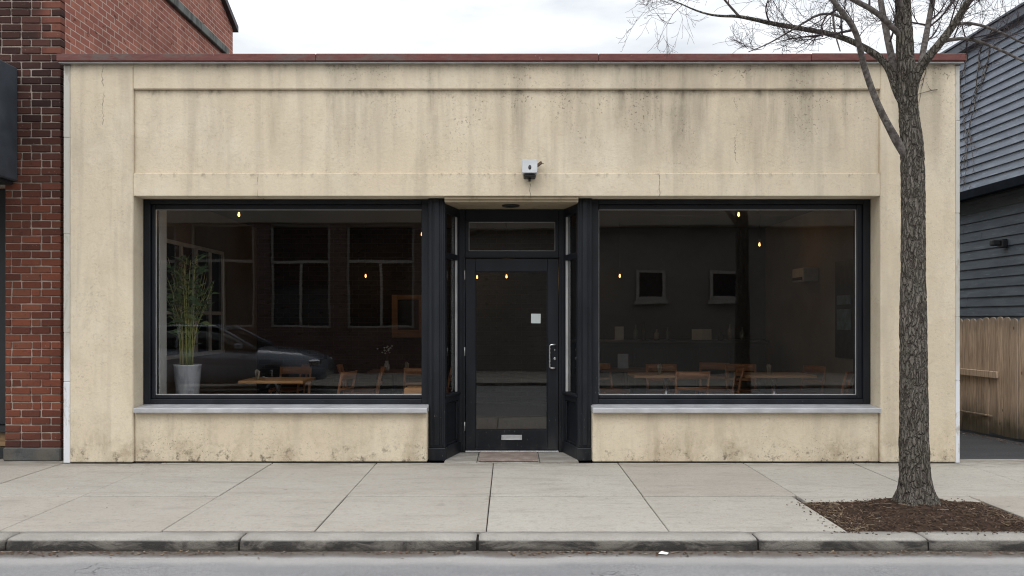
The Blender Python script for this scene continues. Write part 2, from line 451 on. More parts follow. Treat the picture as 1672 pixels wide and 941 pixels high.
def mat_glass(name, tint=0.6, f0=0.075, tintc=(1, 1, 1)):
    k = Mat(name); nt = k.nt
    nt.nodes.remove(k.b)
    g = k.geo()
    dot = k.n('ShaderNodeVectorMath'); dot.operation = 'DOT_PRODUCT'
    k.put(dot.inputs[0], g.outputs['Incoming']); k.put(dot.inputs[1], g.outputs['True Normal'])
    c = k.m('ABSOLUTE', dot.outputs['Value'])
    sch = k.m('POWER', k.m('SUBTRACT', 1.0, c), 5.0)
    F = k.m('ADD', f0, k.m('MULTIPLY', sch, 1 - f0))
    F = k.m('MULTIPLY', F, k.m('SUBTRACT', 1.0, g.outputs['Backfacing']))
    t = k.n('ShaderNodeBsdfTransparent'); q = math.sqrt(tint); t.inputs[0].default_value = (q * tintc[0], q * tintc[1], q * tintc[2], 1)
    gl = k.n('ShaderNodeBsdfGlossy'); gl.inputs['Roughness'].default_value = 0.0; gl.inputs['Color'].default_value = (1, 1, 1, 1)
    wav = k.noise(k.sc(k.P(), (0.9, 0.9, 1.3)), 1.0, 2, 0.4)
    k.put(gl.inputs['Normal'], k.bump(wav, 0.035, 0.03))
    mx = k.n('ShaderNodeMixShader'); k.put(mx.inputs[0], F); k.put(mx.inputs[1], t.outputs[0]); k.put(mx.inputs[2], gl.outputs[0])
    k.nt.links.new(mx.outputs[0], k.out.inputs[0])
    return k.mat

def mat_siding(name, a, b):
    k = Mat(name)
    n = k.noise(k.sc(k.P(), (1, 0.8, 6)), 2.0, 6, 0.65, 0.3); f = k.noise(k.sc(k.P(), (20, 3, 30)), 1.0, 4, 0.7)
    col = k.mix(k.rng(n, 0.3, 0.7), a, b)
    col = k.mix(k.rng(f, 0.56, 0.70, 0, 0.45), col, tuple(min(1, q * 2.0) for q in b))
    return k.set(col, 0.62, k.bump(f, 0.25, 0.004), spec=0.4)

def mat_emit(name, c, st):
    k = Mat(name); k.put(k.b.inputs['Emission Color'], c); k.b.inputs['Emission Strength'].default_value = st
    return k.set(c, 0.4)

def mat_soil():
    k = Mat('mulch_soil'); n = k.noise(None, 16, 6, 0.75); f = k.noise(None, 90, 4, 0.7)
    col = k.mix(k.rng(n, 0.35, 0.65), (0.030, 0.020, 0.015), (0.085, 0.055, 0.040))
    col = k.mix(k.rng(f, 0.60, 0.72, 0, 0.6), col, (0.20, 0.145, 0.10))
    return k.set(col, 0.95, k.bump(k.m('ADD', n, k.m('MULTIPLY', f, 0.6)), 1.0, 0.03), spec=0.1)

def mat_islands(name, cols, rough=0.8):
    k = Mat(name); r = k.isl()
    rp = k.n('ShaderNodeValToRGB'); rp.color_ramp.interpolation = 'CONSTANT'
    el = rp.color_ramp.elements
    while len(el) < len(cols): el.new(0.5)
    for i, c in enumerate(cols):
        el[i].position = i / len(cols); el[i].color = c + (1,)
    k.put(rp.inputs[0], r)
    return k.set(rp.outputs[0], rough, spec=0.2)

def mat_paint_chip(name, a, b, rough=0.6, lo=0.58, hi=0.66):
    k = Mat(name); n = k.noise(k.sc(k.P(), (8, 8, 2.5)), 1.0, 6, 0.7, 0.4)
    x, y, z = k.xyz()
    return k.set(k.mix(k.rng(n, lo, hi), a, b), rough, k.bump(n, 0.25, 0.004))

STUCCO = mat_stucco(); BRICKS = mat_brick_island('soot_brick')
BRICKSIDE = mat_brickwall('red_side_brick', (0.37, 0.145, 0.10), (0.27, 0.10, 0.075), (0.52, 0.42, 0.36), 'y')
BLACK = mat_paint_black(); GLASS = mat_glass('shop_glass', 0.80, 0.082); CLEAR = mat_glass('clear_glass', 0.9, 0.05)
DOORGLASS = mat_glass('door_glass', 0.72, 0.085)
CONC = mat_concrete('pavement_concrete', (0.345, 0.315, 0.276), (0.420, 0.392, 0.350))
ENTRYC = mat_concrete('entry_concrete', (0.30, 0.285, 0.26), (0.38, 0.365, 0.335), 0.7)
STONE = mat_concrete('base_stone', (0.055, 0.058, 0.060), (0.16, 0.158, 0.15), 0.7)
MORTAR = simple('mortar', (0.30, 0.25, 0.21), 0.95, var=0.3, nscale=14, bump=0.4)
KERB = mat_kerb(); ROAD = mat_asphalt('road_asphalt', (0.245, 0.245, 0.25), (0.315, 0.312, 0.31), True)
DRIVE = mat_asphalt('driveway_asphalt', (0.055, 0.057, 0.062), (0.085, 0.087, 0.09))
DIRT = simple('joint_dirt', (0.022, 0.019, 0.016), 0.95, var=0.4)
GROUNDM = simple('far_ground', (0.12, 0.115, 0.09), 0.95, var=0.3, nscale=0.3)
COPING = mat_coping()
SILLM = simple('sill_metal', (0.50, 0.505, 0.52), 0.42, 0.35, 0.12, 6, 0.05)
STEEL = simple('brushed_steel', (0.62, 0.62, 0.62), 0.28, 1.0, 0.06, 20)
ALU = simple('aluminium', (0.55, 0.55, 0.54), 0.45, 0.4, 0.1)
def mat_edge():
    k = Mat('white_edge_paint'); x, y, z = k.xyz(); n = k.noise(k.sc(k.P(), (8, 8, 2.5)), 1.0, 6, 0.7, 0.4)
    col = k.mix(k.rng(k.m('ADD', z, k.m('MULTIPLY', n, .8)), 1.1, 1.7), (0.68, 0.69, 0.71), (0.50, 0.48, 0.43))
    col = k.mix(k.rng(n, .54, .66, 0, .8), col, (0.36, 0.32, 0.26))
    return k.set(col, 0.7, k.bump(n, 0.3, 0.004), spec=.3)
WHITE = mat_edge()
TRIMG = simple('galvanised', (0.40, 0.40, 0.39), 0.5, 0.5, 0.2)
CANOPY = simple('slate_steel', (0.062, 0.075, 0.092), 0.5, 0.3, 0.25, 3, 0.04)
DARK = simple('dark_paint', (0.012, 0.013, 0.015), 0.55, var=0.3)
BARK = mat_bark(); BRANCH = mat_branch(); TWIG = mat_twig()
FENCE = mat_fence(); SOIL = mat_soil()
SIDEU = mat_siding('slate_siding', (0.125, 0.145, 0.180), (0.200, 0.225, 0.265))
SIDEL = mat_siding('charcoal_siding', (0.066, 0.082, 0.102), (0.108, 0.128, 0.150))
HTRIM = simple('house_trim', (0.075, 0.085, 0.105), 0.55, var=0.25)
WOODT = mat_wood('oak_top', (0.46, 0.235, 0.095), (0.60, 0.34, 0.15), 0.4)
WOODC = mat_wood('teak_chair', (0.30, 0.125, 0.052), (0.44, 0.20, 0.085), 0.42)
WOODD = mat_wood('dark_walnut', (0.075, 0.038, 0.022), (0.12, 0.062, 0.035), 0.45)
POTM = mat_paint_chip('pot_concrete', (0.50, 0.51, 0.53), (0.36, 0.37, 0.39), 0.7, 0.45, 0.62)
SKIN = dict()

# ------------------------------------------------------------------ ground, road, pavement, kerb
RZ = -0.083
m = MB(); m.add([(-300, -300, -0.16), (300, -300, -0.16), (300, 300, -0.16), (-300, 300, -0.16)], [(0, 1, 2, 3)])
structure(m.build('ground', GROUNDM))
m = MB()
nx, ys = 120, [-0.9, 0.5, 2, 3.5, 4.6, 5.2, 5.5, 5.65, 5.8, 5.9, 6.0, 6.06, 6.14]
vs, fs = [], []
for j, yy in enumerate(ys):
    for i in range(nx + 1):
        xx = -45 + 90 * i / nx
        zz = RZ + 0.05 * math.sin(math.pi * max(0, min(1, (yy + 0.9) / 7.0))) * 0.4 + 0.006 * mnoise.noise(Vector((xx * 0.9, yy * 1.7, 0)))
        vs.append((xx, yy, zz))
for j in range(len(ys) - 1):
    for i in range(nx):
        a = j * (nx + 1) + i
        fs.append((a, a + 1, a + nx + 2, a + nx + 1))
m.add(vs, fs, True); structure(m.build('road', ROAD))
# bedding under the pavement (dark joints)
m = MB(); m.box(-45, 2.39, 6.33, 9.75, -0.14, -0.026); m.box(2.39, 3.88, 7.37, 9.75, -0.14, -0.026); m.box(3.88, 45, 6.33, 9.75, -0.14, -0.026)
structure(m.build('pavement_bed', DIRT))
XE = [-45, -38, -30, -24, -18, -15, -12.5, -10.1, -8.9, -7.9, -6.9, -5.75, -4.62, -3.60, -2.45, -1.37, -0.16, 1.13, 2.43, 3.57, 4.68, 5.85, 7.0, 8.2, 9.5, 11, 13, 16, 20, 26, 34, 45]
m = MB()
def slab(x0, x1, y0, y1):
    g = 0.0045; t = 0.0035
    zt = 0.0 + random.uniform(-0.003, 0.002)
    m.box(x0 + g, x1 - g, y0 + .011, y1 - .011, -0.03, zt, 0.005, None, 0.0015)
for i in range(len(XE) - 1):
    x0, x1 = XE[i], XE[i + 1]
    yb = 9.62 if (x1 < -4.5 or x0 > 4.6) else 9.345
    slab(x0, x1, 7.60, yb)
    if x0 == 2.43: slab(x0, 3.57, 7.37, 7.60)
    elif x0 == 3.57: slab(3.57, 3.88, 7.37, 7.60); slab(3.88, 4.68, 6.345, 7.60)
    elif x1 == 2.43: slab(x0, 2.39, 6.345, 7.60)
    else: slab(x0, x1, 6.345, 7.60)
structure(m.build('pavement', CONC))
# kerb stones: one ragged strip of long stones
m = MB()
kx = [-45, -38, -31, -24, -17, -12, -8.7, -6.2, -3.43, -1.84, -0.215, 1.70, 2.86, 4.9, 7.2, 9.5, 12, 16, 24, 33, 45]
for i in range(len(kx) - 1):
    a, b = kx[i] + 0.009, kx[i + 1] - 0.009
    n = max(2, int((b - a) / 0.05)) if a > -9 and b < 10 else 8
    prof = [(6.335, -0.02), (6.333, 0.0), (6.24, 0.001), (6.155, 0.0), (6.135, -0.005), (6.124, -0.018), (6.118, -0.045), (6.116, -0.075), (6.116, -0.15)]
    vs, fs = [], []
    for q in range(n + 1):
        xx = a + (b - a) * q / n
        e = max(0, 1 - min(xx - a, b - xx) / 0.03)
        for k, (yy, zz) in enumerate(prof):
            w = 1.0 if 2 < k < 8 else 0.15
            d = mnoise.noise(Vector((xx * 7, zz * 30, 1.7))) * 0.008 + mnoise.noise(Vector((xx * 22, zz * 60, 4.1))) * 0.004
            d2 = mnoise.noise(Vector((xx * 5, yy * 9, 9.3))) * 0.006 * (1 if k in (3, 4, 5) else 0.25)
            vs.append((xx, yy + d * w + e * 0.012 * (1 if k > 2 else 0), zz + d2 - e * 0.006 * (1 if 0 < k < 6 else 0)))
    c = len(prof)
    for q in range(n):
        for k in range(c - 1):
            fs.append((q * c + k, q * c + k + 1, (q + 1) * c + k + 1, (q + 1) * c + k))
    fs.append(tuple(range(c - 1, -1, -1))); fs.append(tuple(n * c + k for k in range(c)))
    m.add(vs, fs, True)
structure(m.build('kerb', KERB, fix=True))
m = MB(); m.box(-45, 45, 6.15, 6.33, -0.16, -0.03); structure(m.build('kerb_bed', DIRT))
# alley driveway on the right
m = MB(); m.box(4.62, 30, 9.625, 40, -0.05, -0.006); structure(m.build('driveway', DRIVE))
# far pavement across the street
m = MB(); m.box(-45, 45, -5.6, -1.10, -0.15, 0.0, 0.01); structure(m.build('far_pavement', CONC))
m = MB(); m.box(-45, 45, -1.095, -0.9, -0.15, 0.002, 0.02); structure(m.build('far_kerb', KERB))

# ------------------------------------------------------------------ the shop building
shop = thing('shop_building', 'single storey cream stucco shop with two large black framed windows and red coping', 'shop', (0, 9.6, 0))
XL, XR = -4.535, 4.615
m = MB()
B = 0.008
def rbox(x0, x1, y0, y1, z0, z1, b=B): m.box(x0, x1, y0, y1, z0, z1, b)
m.box(XL, -3.882, 9.30, 9.75, 0.012, 4.14, B)                 # left pilaster
m.box(3.838, XR, 9.30, 9.75, 0.012, 4.14, B)                 # right pilaster
m.box(-3.8815, 3.8375, 9.3012, 9.75, 3.868, 4.14, B)            # top band
m.box(-3.8817, 3.8377, 9.338, 9.75, 3.0002, 3.867, 0.003)       # sunk sign panel
m.box(-3.8815, 3.8375, 9.3075, 9.66, 2.765, 3.0, 0.004)          # header
m.box(-3.8815, 3.8375, 9.662, 9.75, 2.765, 3.0, 0)           # behind the header
m.box(-3.8815, -0.849, 9.335, 9.70, 0.012, 0.527, B)           # stall risers
m.box(0.868, 3.8375, 9.335, 9.70, 0.012, 0.527, B)
m.box(XL, -4.505, 9.76, 18.0, -0.1, 3.9); m.box(3.92 + 0.53, XR, 9.76, 18.0, -0.1, 3.9)
m.box(-4.50, XR - 0.2, 17.8, 18.0, -0.1, 3.9)
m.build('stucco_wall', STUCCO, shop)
# dark joint at the foot of the wall
m = MB(); m.box(XL + 0.01, -0.86, 9.345, 9.7, -0.02, 0.02); m.box(0.88, XR - 0.01, 9.345, 9.7, -0.02, 0.02); m.box(XL + 0.01, -3.9, 9.308, 9.5, -0.02, 0.02); m.box(3.86, XR - 0.01, 9.308, 9.5, -0.02, 0.02)
m.build('base_joint', DIRT, shop)
# coping
m = MB()
segs = [-4.64, -1.98, 0.92, 3.1, 4.69]
for i in range(len(segs) - 1):
    dz = random.uniform(-0.003, 0.003)
    m.box(segs[i] + 0.002, segs[i + 1] - 0.002, 9.222 + random.uniform(-.002, .002), 9.80, 4.139 + dz, 4.214 + dz, 0.006)
cop = m.build('coping', COPING, shop)
m = MB(); m.box(-4.625, 4.675, 9.245, 9.30, 4.122, 4.1375, 0.002)
m.build('flashing', TRIMG, cop)
m = MB(); m.box(-4.5, 4.58, 9.76, 18, 3.88, 3.96); m.build('roof', DARK, shop)
# white painted corner strips
for x0, x1 in ((-4.605, -4.537), (4.617, 4.662)):
    m = MB()
    z = 0.005
    while z < 4.11:
        h = random.uniform(0.5, 1.1); z1 = min(4.118, z + h)
        m.box(x0, x1, 9.306 + random.uniform(0, .003), 9.45, z, z1 - 0.002, 0.004, None, 0.001); z = z1
    m.build('corner_strip', WHITE, shop)
# window sills
for x0, x1 in ((-3.868, -0.842), (0.862, 3.834)):
    m = MB()
    m.prism([(9.268, 0.5285), (9.268, 0.566), (9.275, 0.572), (9.60, 0.589), (9.60, 0.5285)], 'x', x0, x1)
    m.build('window_sill', SILLM, shop, fix=True)
# shop windows
FY = 9.55
def display(x0, x1, gx0, gx1):
    z0, z1 = 0.5905, 2.762
    gz0, gz1 = 0.682, 2.662
    m = MB()
    o = 0.072
    m.frame_y(x0, x1, z0, z1, (o, o, 0.05, 0.05), FY, 9.72, 0.004)
    m.frame_y(x0 + o + .001, x1 - o - .001, z0 + 0.051, z1 - 0.051, (gx0 - x0 - o, x1 - gx1 - o, gz0 - z0 - .05, z1 - gz1 - .05), FY + 0.035, 9.70, 0.006)
    f = m.build('display_window', BLACK, shop)
    m = MB()
    e = 0.006
    m.frame_y(gx0 + .0005, gx1 - .0005, gz0 + .0005, gz1 - .0005, (e, e, 0.008, e), 9.612, 9.626, 0.001)
    m.build('glazing_bead', ALU, f)
    m = MB(); m.box(gx0 + 0.001, gx1 - 0.001, 9.63, 9.638, gz0 + 0.001, gz1 - 0.001)
    m.build('pane', GLASS, f)
display(-3.8785, -0.852, -3.772, -0.904)
display(0.877, 3.835, 0.956, 3.708)
# corner posts with mouldings and plinth
for x0, x1 in ((-0.848, -0.672), (0.724, 0.873)):
    m = MB()
    m.box(x0, x1, 9.475, 9.64, 0.14, 2.7615, 0.004)
    w = x1 - x0
    for a, b in ((0.10, 0.22), (0.34, 0.66), (0.80, 0.92)):
        m.box(x0 + a * w, x0 + b * w, 9.4615, 9.4748, 0.16, 2.75, 0.004)
    m.box(x0 - 0.008 if x0 > 0 else x0 + .001, x1 - .001 if x0 > 0 else x1 + 0.008, 9.452, 9.65, 0.0, 0.1385, 0.008)
    m.build('corner_post', BLACK, shop)
# recessed entry: soffit, floor, splayed sides
m = MB()
m.add([(-0.669, 9.36, 2.712), (0.721, 9.36, 2.712), (0.721, 10.25, 2.712), (-0.669, 10.25, 2.712), (-0.669, 9.36, 2.764), (0.721, 9.36, 2.764), (0.721, 10.25, 2.764), (-0.669, 10.25, 2.764)],
      [(3, 2, 1, 0), (0, 1, 5, 4), (4, 5, 6, 7), (0, 4, 7, 3), (1, 2, 6, 5), (2, 3, 7, 6)])
m.box(-0.669, 0.721, 9.335, 9.359, 2.735, 2.7645, 0.002)
m.build('entry_soffit', mat_paint_chip('soffit_paint', (0.37, 0.30, 0.20), (0.22, 0.17, 0.11), 0.8, 0.5, 0.75), shop)
m = MB()
m.box(-0.672, -0.335, 9.325, 9.985, -0.04, 0.012, 0.004); m.box(-0.329, 0.318, 9.325, 9.985, -0.04, 0.010, 0.004); m.box(0.324, 0.724, 9.325, 9.985, -0.04, 0.013, 0.004)
m.build('entry_floor', ENTRYC, shop)
def splay(a, b, sgn):
    """side wall of the entry from front point a to back point b (x, y); sgn = direction of the visible face"""
    a, b = Vector((a[0], a[1], 0)), Vector((b[0], b[1], 0))
    d = (b - a); L = d.length; d.normalize(); nrm = Vector((d.y, -d.x, 0)) * sgn     # towards the entry
    M = Matrix.Translation(a) @ Matrix((d, nrm, Vector((0, 0, 1)))).transposed().to_4x4()
    m = MB()
    q = lambda x0, x1, y0, y1, z0, z1, bb=0.003: m.box(x0, x1, y0, y1, z0, z1, bb, M)
    q(0, 0.05, -0.06, 0, 0.01, 2.711); q(L - 0.07, L, -0.06, 0, 0.01, 2.711)          # stiles
    q(.0505, L - .0705, -0.06, -.001, 2.62, 2.711); q(.0505, L - .0705, -0.06, -.001, 0.60, 0.69)  # rails
    q(.0505, L - .0705, -0.055, -.004, 2.14, 2.20)                                     # transom bar
    q(.0505, L - .0705, -0.06, -.001, 0.01, 0.14)
    q(.0505, L - .0705, -0.06, -0.030, 0.14, 0.60, 0.001)                              # sunk panel
    q(.052, .066, -0.029, -0.012, 0.145, 0.595); q(L - .086, L - .072, -0.029, -0.012, 0.145, 0.595); q(.067, L - .087, -0.029, -0.012, 0.145, 0.160); q(.067, L - .087, -0.029, -0.012, 0.58, 0.595)
    q(0.0, L - .001, 0.0005, 0.014, 0.012, 0.138, 0.004)                                   # skirting
    q(0.0, L - .001, 0.0005, 0.016, 0.662, 0.684, 0.004)                                   # sill nosing
    o = m.build('sidelight', BLACK, shop)
    m = MB(); m.box(.051, L - .071, -0.040, -0.034, 0.691, 2.139, 0, M); m.box(.051, L - .071, -0.040, -0.034, 2.201, 2.619, 0, M)
    m.build('pane', GLASS, o)
    m = MB(); m.box(L - .086, L - .0715, -0.033, -0.008, 0.692, 2.138, 0.001, M); m.box(L - .084, L - .0715, -0.033, -0.010, 2.202, 2.618, 0.001, M)  # bead added to draw the pale line along the glass edge
    m.build('glazing_bead', ALU, o)
splay((-0.672, 9.50), (-0.545, 10.02), 1)
splay((0.724, 9.50), (0.602, 10.02), -1)
# door frame and transom
DY = 10.0
m = MB()
m.box(-0.640, -0.486, DY, DY + .12, 0.012, 2.711, 0.004); m.box(0.554, 0.700, DY, DY + .12, 0.012, 2.711, 0.004)
m.box(-0.4855, 0.5535, DY + .001, DY + .12, 2.168, 2.248, 0.004); m.box(-0.4855, 0.5535, DY + .001, DY + .12, 2.575, 2.711, 0.004)
m.box(-0.4855, -0.449, DY + .012, DY + .11, 2.2485, 2.5745, 0.003); m.box(0.517, 0.5535, DY + .012, DY + .11, 2.2485, 2.5745, 0.003)
m.box(-0.51, -0.50, DY - .012, DY - .0005, 0.02, 2.19, 0.002); m.box(0.568, 0.578, DY - .012, DY - .0005, 0.02, 2.19, 0.002); m.box(-0.4995, 0.5675, DY - .012, DY - .0005, 2.18, 2.19, 0.002)
df = m.build('door_frame', BLACK, shop)
m = MB(); m.box(-0.448, 0.516, DY + .05, DY + .056, 2.249, 2.574); m.build('transom_pane', DOORGLASS, df)
m = MB(); m.frame_y(-0.448, 0.516, 2.249, 2.574, (.006,) * 4, DY + .038, DY + .049, .001); m.build('glazing_bead', TRIMG, df)
m = MB(); m.box(-0.484, 0.552, DY - 0.02, DY + .12, 0.013, 0.028, 0.003); m.build('threshold', SILLM, shop)
# the door
m = MB()
dx0, dx1, dz0, dz1 = -0.482, 0.550, 0.036, 2.164
gx0, gx1, gz0, gz1 = -0.374, 0.429, 0.258, 2.022
yf, yb = DY + .018, DY + .062
m.frame_y(dx0, dx1, dz0, dz1, (gx0 - dx0, dx1 - gx1, gz0 - dz0, dz1 - gz1), yf, yb, 0.003)
m.frame_y(gx0 + .0005, gx1 - .0005, gz0 + .0005, gz1 - .0005, (.010,) * 4, yf + .006, yf + .018, .002)
m.box(dx0 + .05, dx1 - .05, yf - .004, yf - .0005, dz0 + .005, dz0 + .018, 0.001)
door = m.build('door', BLACK, shop)
m = MB(); m.box(gx0 + .001, gx1 - .001, yf + .019, yf + .026, gz0 + .001, gz1 - .001); m.build('pane', DOORGLASS, door)
m = MB()
hx, hz0, hz1 = 0.452, 0.948, 1.208
hy = yf - .055
pts = []
for i in range(7):
    a = math.pi / 2 * i / 6
    pts.append((hx + 0.025 - 0.025 * math.sin(a), hy, hz1 - 0.025 + 0.025 * math.cos(a)))
pts = [(hx + .06, yf + .002, hz1), (hx + .06, hy + .015, hz1), (hx + .053, hy + .004, hz1), (hx + .04, hy, hz1)] + pts
lo = [(p[0], p[1], hz0 + hz1 - p[2]) for p in reversed(pts)]
m.tube(pts + lo, 0.0095, 10); m.build('handle', STEEL, door)
RX = Matrix.Rotation(R(90), 4, 'X')
m = MB(); m.lathe([(0.016, 0), (0.016, .008), (.010, .010)], (0.510, yf + .001, 1.05), 16, True, RX); m.build('lock', STEEL, door)
m = MB(); m.lathe([(0.009, 0), (.009, .008)], (0.510, yf + .001, 1.148), 12, True, RX); m.build('lock', STEEL, door)
m = MB(); m.frame_y(-0.083, 0.145, 0.147, 0.203, (.010,) * 4, yf - .009, yf - .0005, .002); m.box(-.0725, .1345, yf - .005, yf - .0005, .1575, .1925, .001); m.box(-.0725, .1345, yf - .008, yf - .0052, .181, .1925, .001)
m.build('mail_slot', SILLM, door)
for zz in (0.30, 1.13, 1.98):
    m = MB(); m.tube([(-0.492, DY - .012, zz - .05), (-0.492, DY - .012, zz + .05)], 0.007, 8); m.build('hinge', TRIMG, door)
m = MB(); M_ = Matrix.Translation((0.300, yf + .0165, 1.498)) @ Matrix.Rotation(R(0.8), 4, 'Y')
m.box(-0.053, 0.053, -.0008, .0008, -.053, .053, 0, M_)
tag(m.build('paper_notice', simple('notice_paper', (0.50, 0.55, 0.54), 0.5, var=0.05)), 'small pale blank square notice stuck to the door glass', 'notice')
# shop interior shell
k = Mat('interior_brick')
INBR = mat_brickwall('painted_interior_brick', (0.050, 0.048, 0.047), (0.038, 0.037, 0.037), (0.072, 0.068, 0.064), 'x')
INWALL = simple('plaster_beige', (0.20, 0.172, 0.135), 0.9, var=0.15, nscale=1.5)
INFLOOR = mat_wood('dark_floorboards', (0.050, 0.042, 0.036), (0.085, 0.070, 0.058), 0.5, (40, 2, 2))
INCEIL = simple('dark_ceiling', (0.058, 0.056, 0.054), 0.9, var=0.15, nscale=1)
NAVY = simple('navy_panel', (0.014, 0.018, 0.026), 0.5, var=0.3)
m = MB(); m.box(-4.40, 4.44, 10.13, 15.7, -0.05, 0.03); m.box(-4.40, -0.62, 9.70, 10.13, -.05, .0302); m.box(.68, 4.44, 9.70, 10.13, -.05, .0302)
m.build('interior_floor', INFLOOR, shop)
m = MB(); m.box(-4.42, 4.45, 9.752, 15.7, 3.05, 3.12); m.build('interior_ceiling', INCEIL, shop)
m = MB(); m.box(4.39, 4.449, 9.752, 15.7, 0.0, 3.0495); m.build('interior_side_wall', INWALL, shop)
m = MB(); m.box(-4.50, -4.33, 9.752, 15.7, 0.0, 3.0495)
m.box(-4.3295, -4.20, 9.76, 10.0, 0.03, 3.049)
m.build('interior_side_wall', INWALL, shop)
m = MB(); m.box(-4.05, -3.80, 9.80, 10.0, .031, 3.049, .006); m.build('interior_column', simple('white_plaster', (.62, .61, .58), .85, var=.06), shop)
m = MB(); m.box(-4.33, 0.85, 15.45, 15.69, 0.03, 3.049); m.build('interior_back_wall', INBR, shop)
m = MB(); m.box(0.86, 4.39, 15.40, 15.69, 0.03, 3.049); m.build('bar_back_wall', NAVY, shop)
# glazed screen with pale frame on the left inner wall
m = MB()
for yy in (11.2, 11.78, 12.36, 12.94, 13.5):
    m.box(-4.328, -4.285, yy, yy + 0.055, 1.02, 2.45, 0.003)
for zz in (0.98, 1.55, 2.45):
    m.box(-4.326, -4.275 if zz == .98 else -4.29, 11.2, 13.555, zz, zz + 0.05, 0.003)
iw = m.build('inner_screen', simple('pale_trim', (0.60, 0.59, 0.55), 0.7, var=.1), shop)
m = MB(); m.box(-4.3275, -4.318, 11.2, 13.55, 1.02, 2.45); m.build('pane', simple('dark_pane', (0.012, 0.014, 0.015), 0.12), iw)

# fittings on the front
bx = at(864.5, 279, 9.30)
wl = thing('wall_light', 'small grey metal box light fixed on the wall above the door', 'wall light', (bx.x, 9.30, bx.z - .1))
m = MB(); M_ = Matrix.Translation(bx) @ Matrix.Rotation(R(-8), 4, 'X')
m.box(-0.073, 0.073, -0.13, -0.002, -0.062, 0.068, 0.008, M_)
m.box(-0.078, 0.078, -0.142, -0.131, -0.066, 0.073, 0.004, M_)
hs = m.build('housing', simple('pale_grey_metal', (0.46, 0.47, 0.48), 0.5, 0.2, 0.15), wl)
m = MB(); m.lathe([(0.019, 0), (0.019, .004), (.012, .006)], M_ @ Vector((0, -.142, -.008)), 18, True, Matrix.Rotation(R(82), 4, 'X') @ Matrix.Diagonal((0.8, 1.25, 1, 1))); m.build('lens', DARK, wl)
m = MB(); m.box(-0.062, 0.062, -0.12, -0.006, -0.098, -0.068, 0.012, M_); m.lathe([(0.012, 0), (.016, .03), (.008, .036)], M_ @ Vector((0, -.05, -.13)), 12); m.build('base', DARK, wl)
m = MB(); m.bar(bx + Vector((.08, .002, .05)), bx + Vector((.125, -.03, .082)), .02, .03, .003); m.bar(bx + Vector((.06, 0, .04)), bx + Vector((.085, -.004, .055)), .01, .01); m.tube([bx + Vector((.118, -.025, .07)), bx + Vector((.15, -.025, .068))], .003, 6); m.build('bracket', simple('rusty_bracket', (0.10, 0.07, 0.05), 0.8, 0.2, 0.4), wl)
m = MB(); m.lathe([(0.095, 2.7115), (0.095, 2.700), (0.080, 2.693), (0.060, 2.706), (.0, 2.7065)], (0.02, 9.64, 0), 28)
sl = tag(m.build('soffit_light', DARK, fix=True), 'round black recessed light under the soffit in front of the door', 'light')
# doormat
m = MB(); m.box(-0.318, 0.306, 9.345, 9.955, 0.0135, 0.024, 0.004)
tag(m.build('doormat', mat_paint_chip('worn_mat', (0.185, 0.14, 0.118), (0.25, 0.205, 0.175), 0.95, .45, .6)), 'flat faded brown doormat lying in front of the black door', 'doormat')

# ------------------------------------------------------------------ furniture behind the glass
def mk_table(label, loc, w=0.93, d=0.7, top=WOODT, rot=0, leg=STEEL, group='dining tables in the shop'):
    t = thing('dining_table', label, 'table', loc, group)
    t.rotation_euler = (0, 0, rot)
    def ch(o): o.parent = t
    m = MB(); m.box(-w / 2, w / 2, -d / 2, d / 2, 0.685, 0.72, 0.004); ch(m.build('tabletop', top))
    m = MB(); m.lathe([(0.036, 0.02), (0.036, 0.684)], (0, 0, 0), 16); m.box(-.14, .14, -.14, .14, .670, .6845); ch(m.build('pedestal', leg))
    m = MB(); m.lathe([(0.23, 0), (0.23, .012), (.06, .03)], (0, 0, 0), 24); ch(m.build('base', DARK))
    return t
FZ = 0.0305
mk_table('oak topped pedestal table beside the potted plant in the first window', (-2.86, 11.15, FZ), 0.78, 0.7)
mk_table('dark walnut pedestal table deep in the room under the wood framed picture', (-1.65, 13.0, FZ), 0.7, 0.65, WOODD, leg=DARK)
mk_table('wide oak table with a chair pulled up with its back to the window', (2.12, 12.15, FZ), 0.95, 0.7)
mk_table('oak table on a steel post nearest the beige side wall', (3.58, 12.15, FZ), 0.92, 0.7)
mk_table('dark walnut table standing between the oak table and the bar counter', (1.75, 13.45, FZ), 0.8, 0.6, WOODD, leg=DARK)

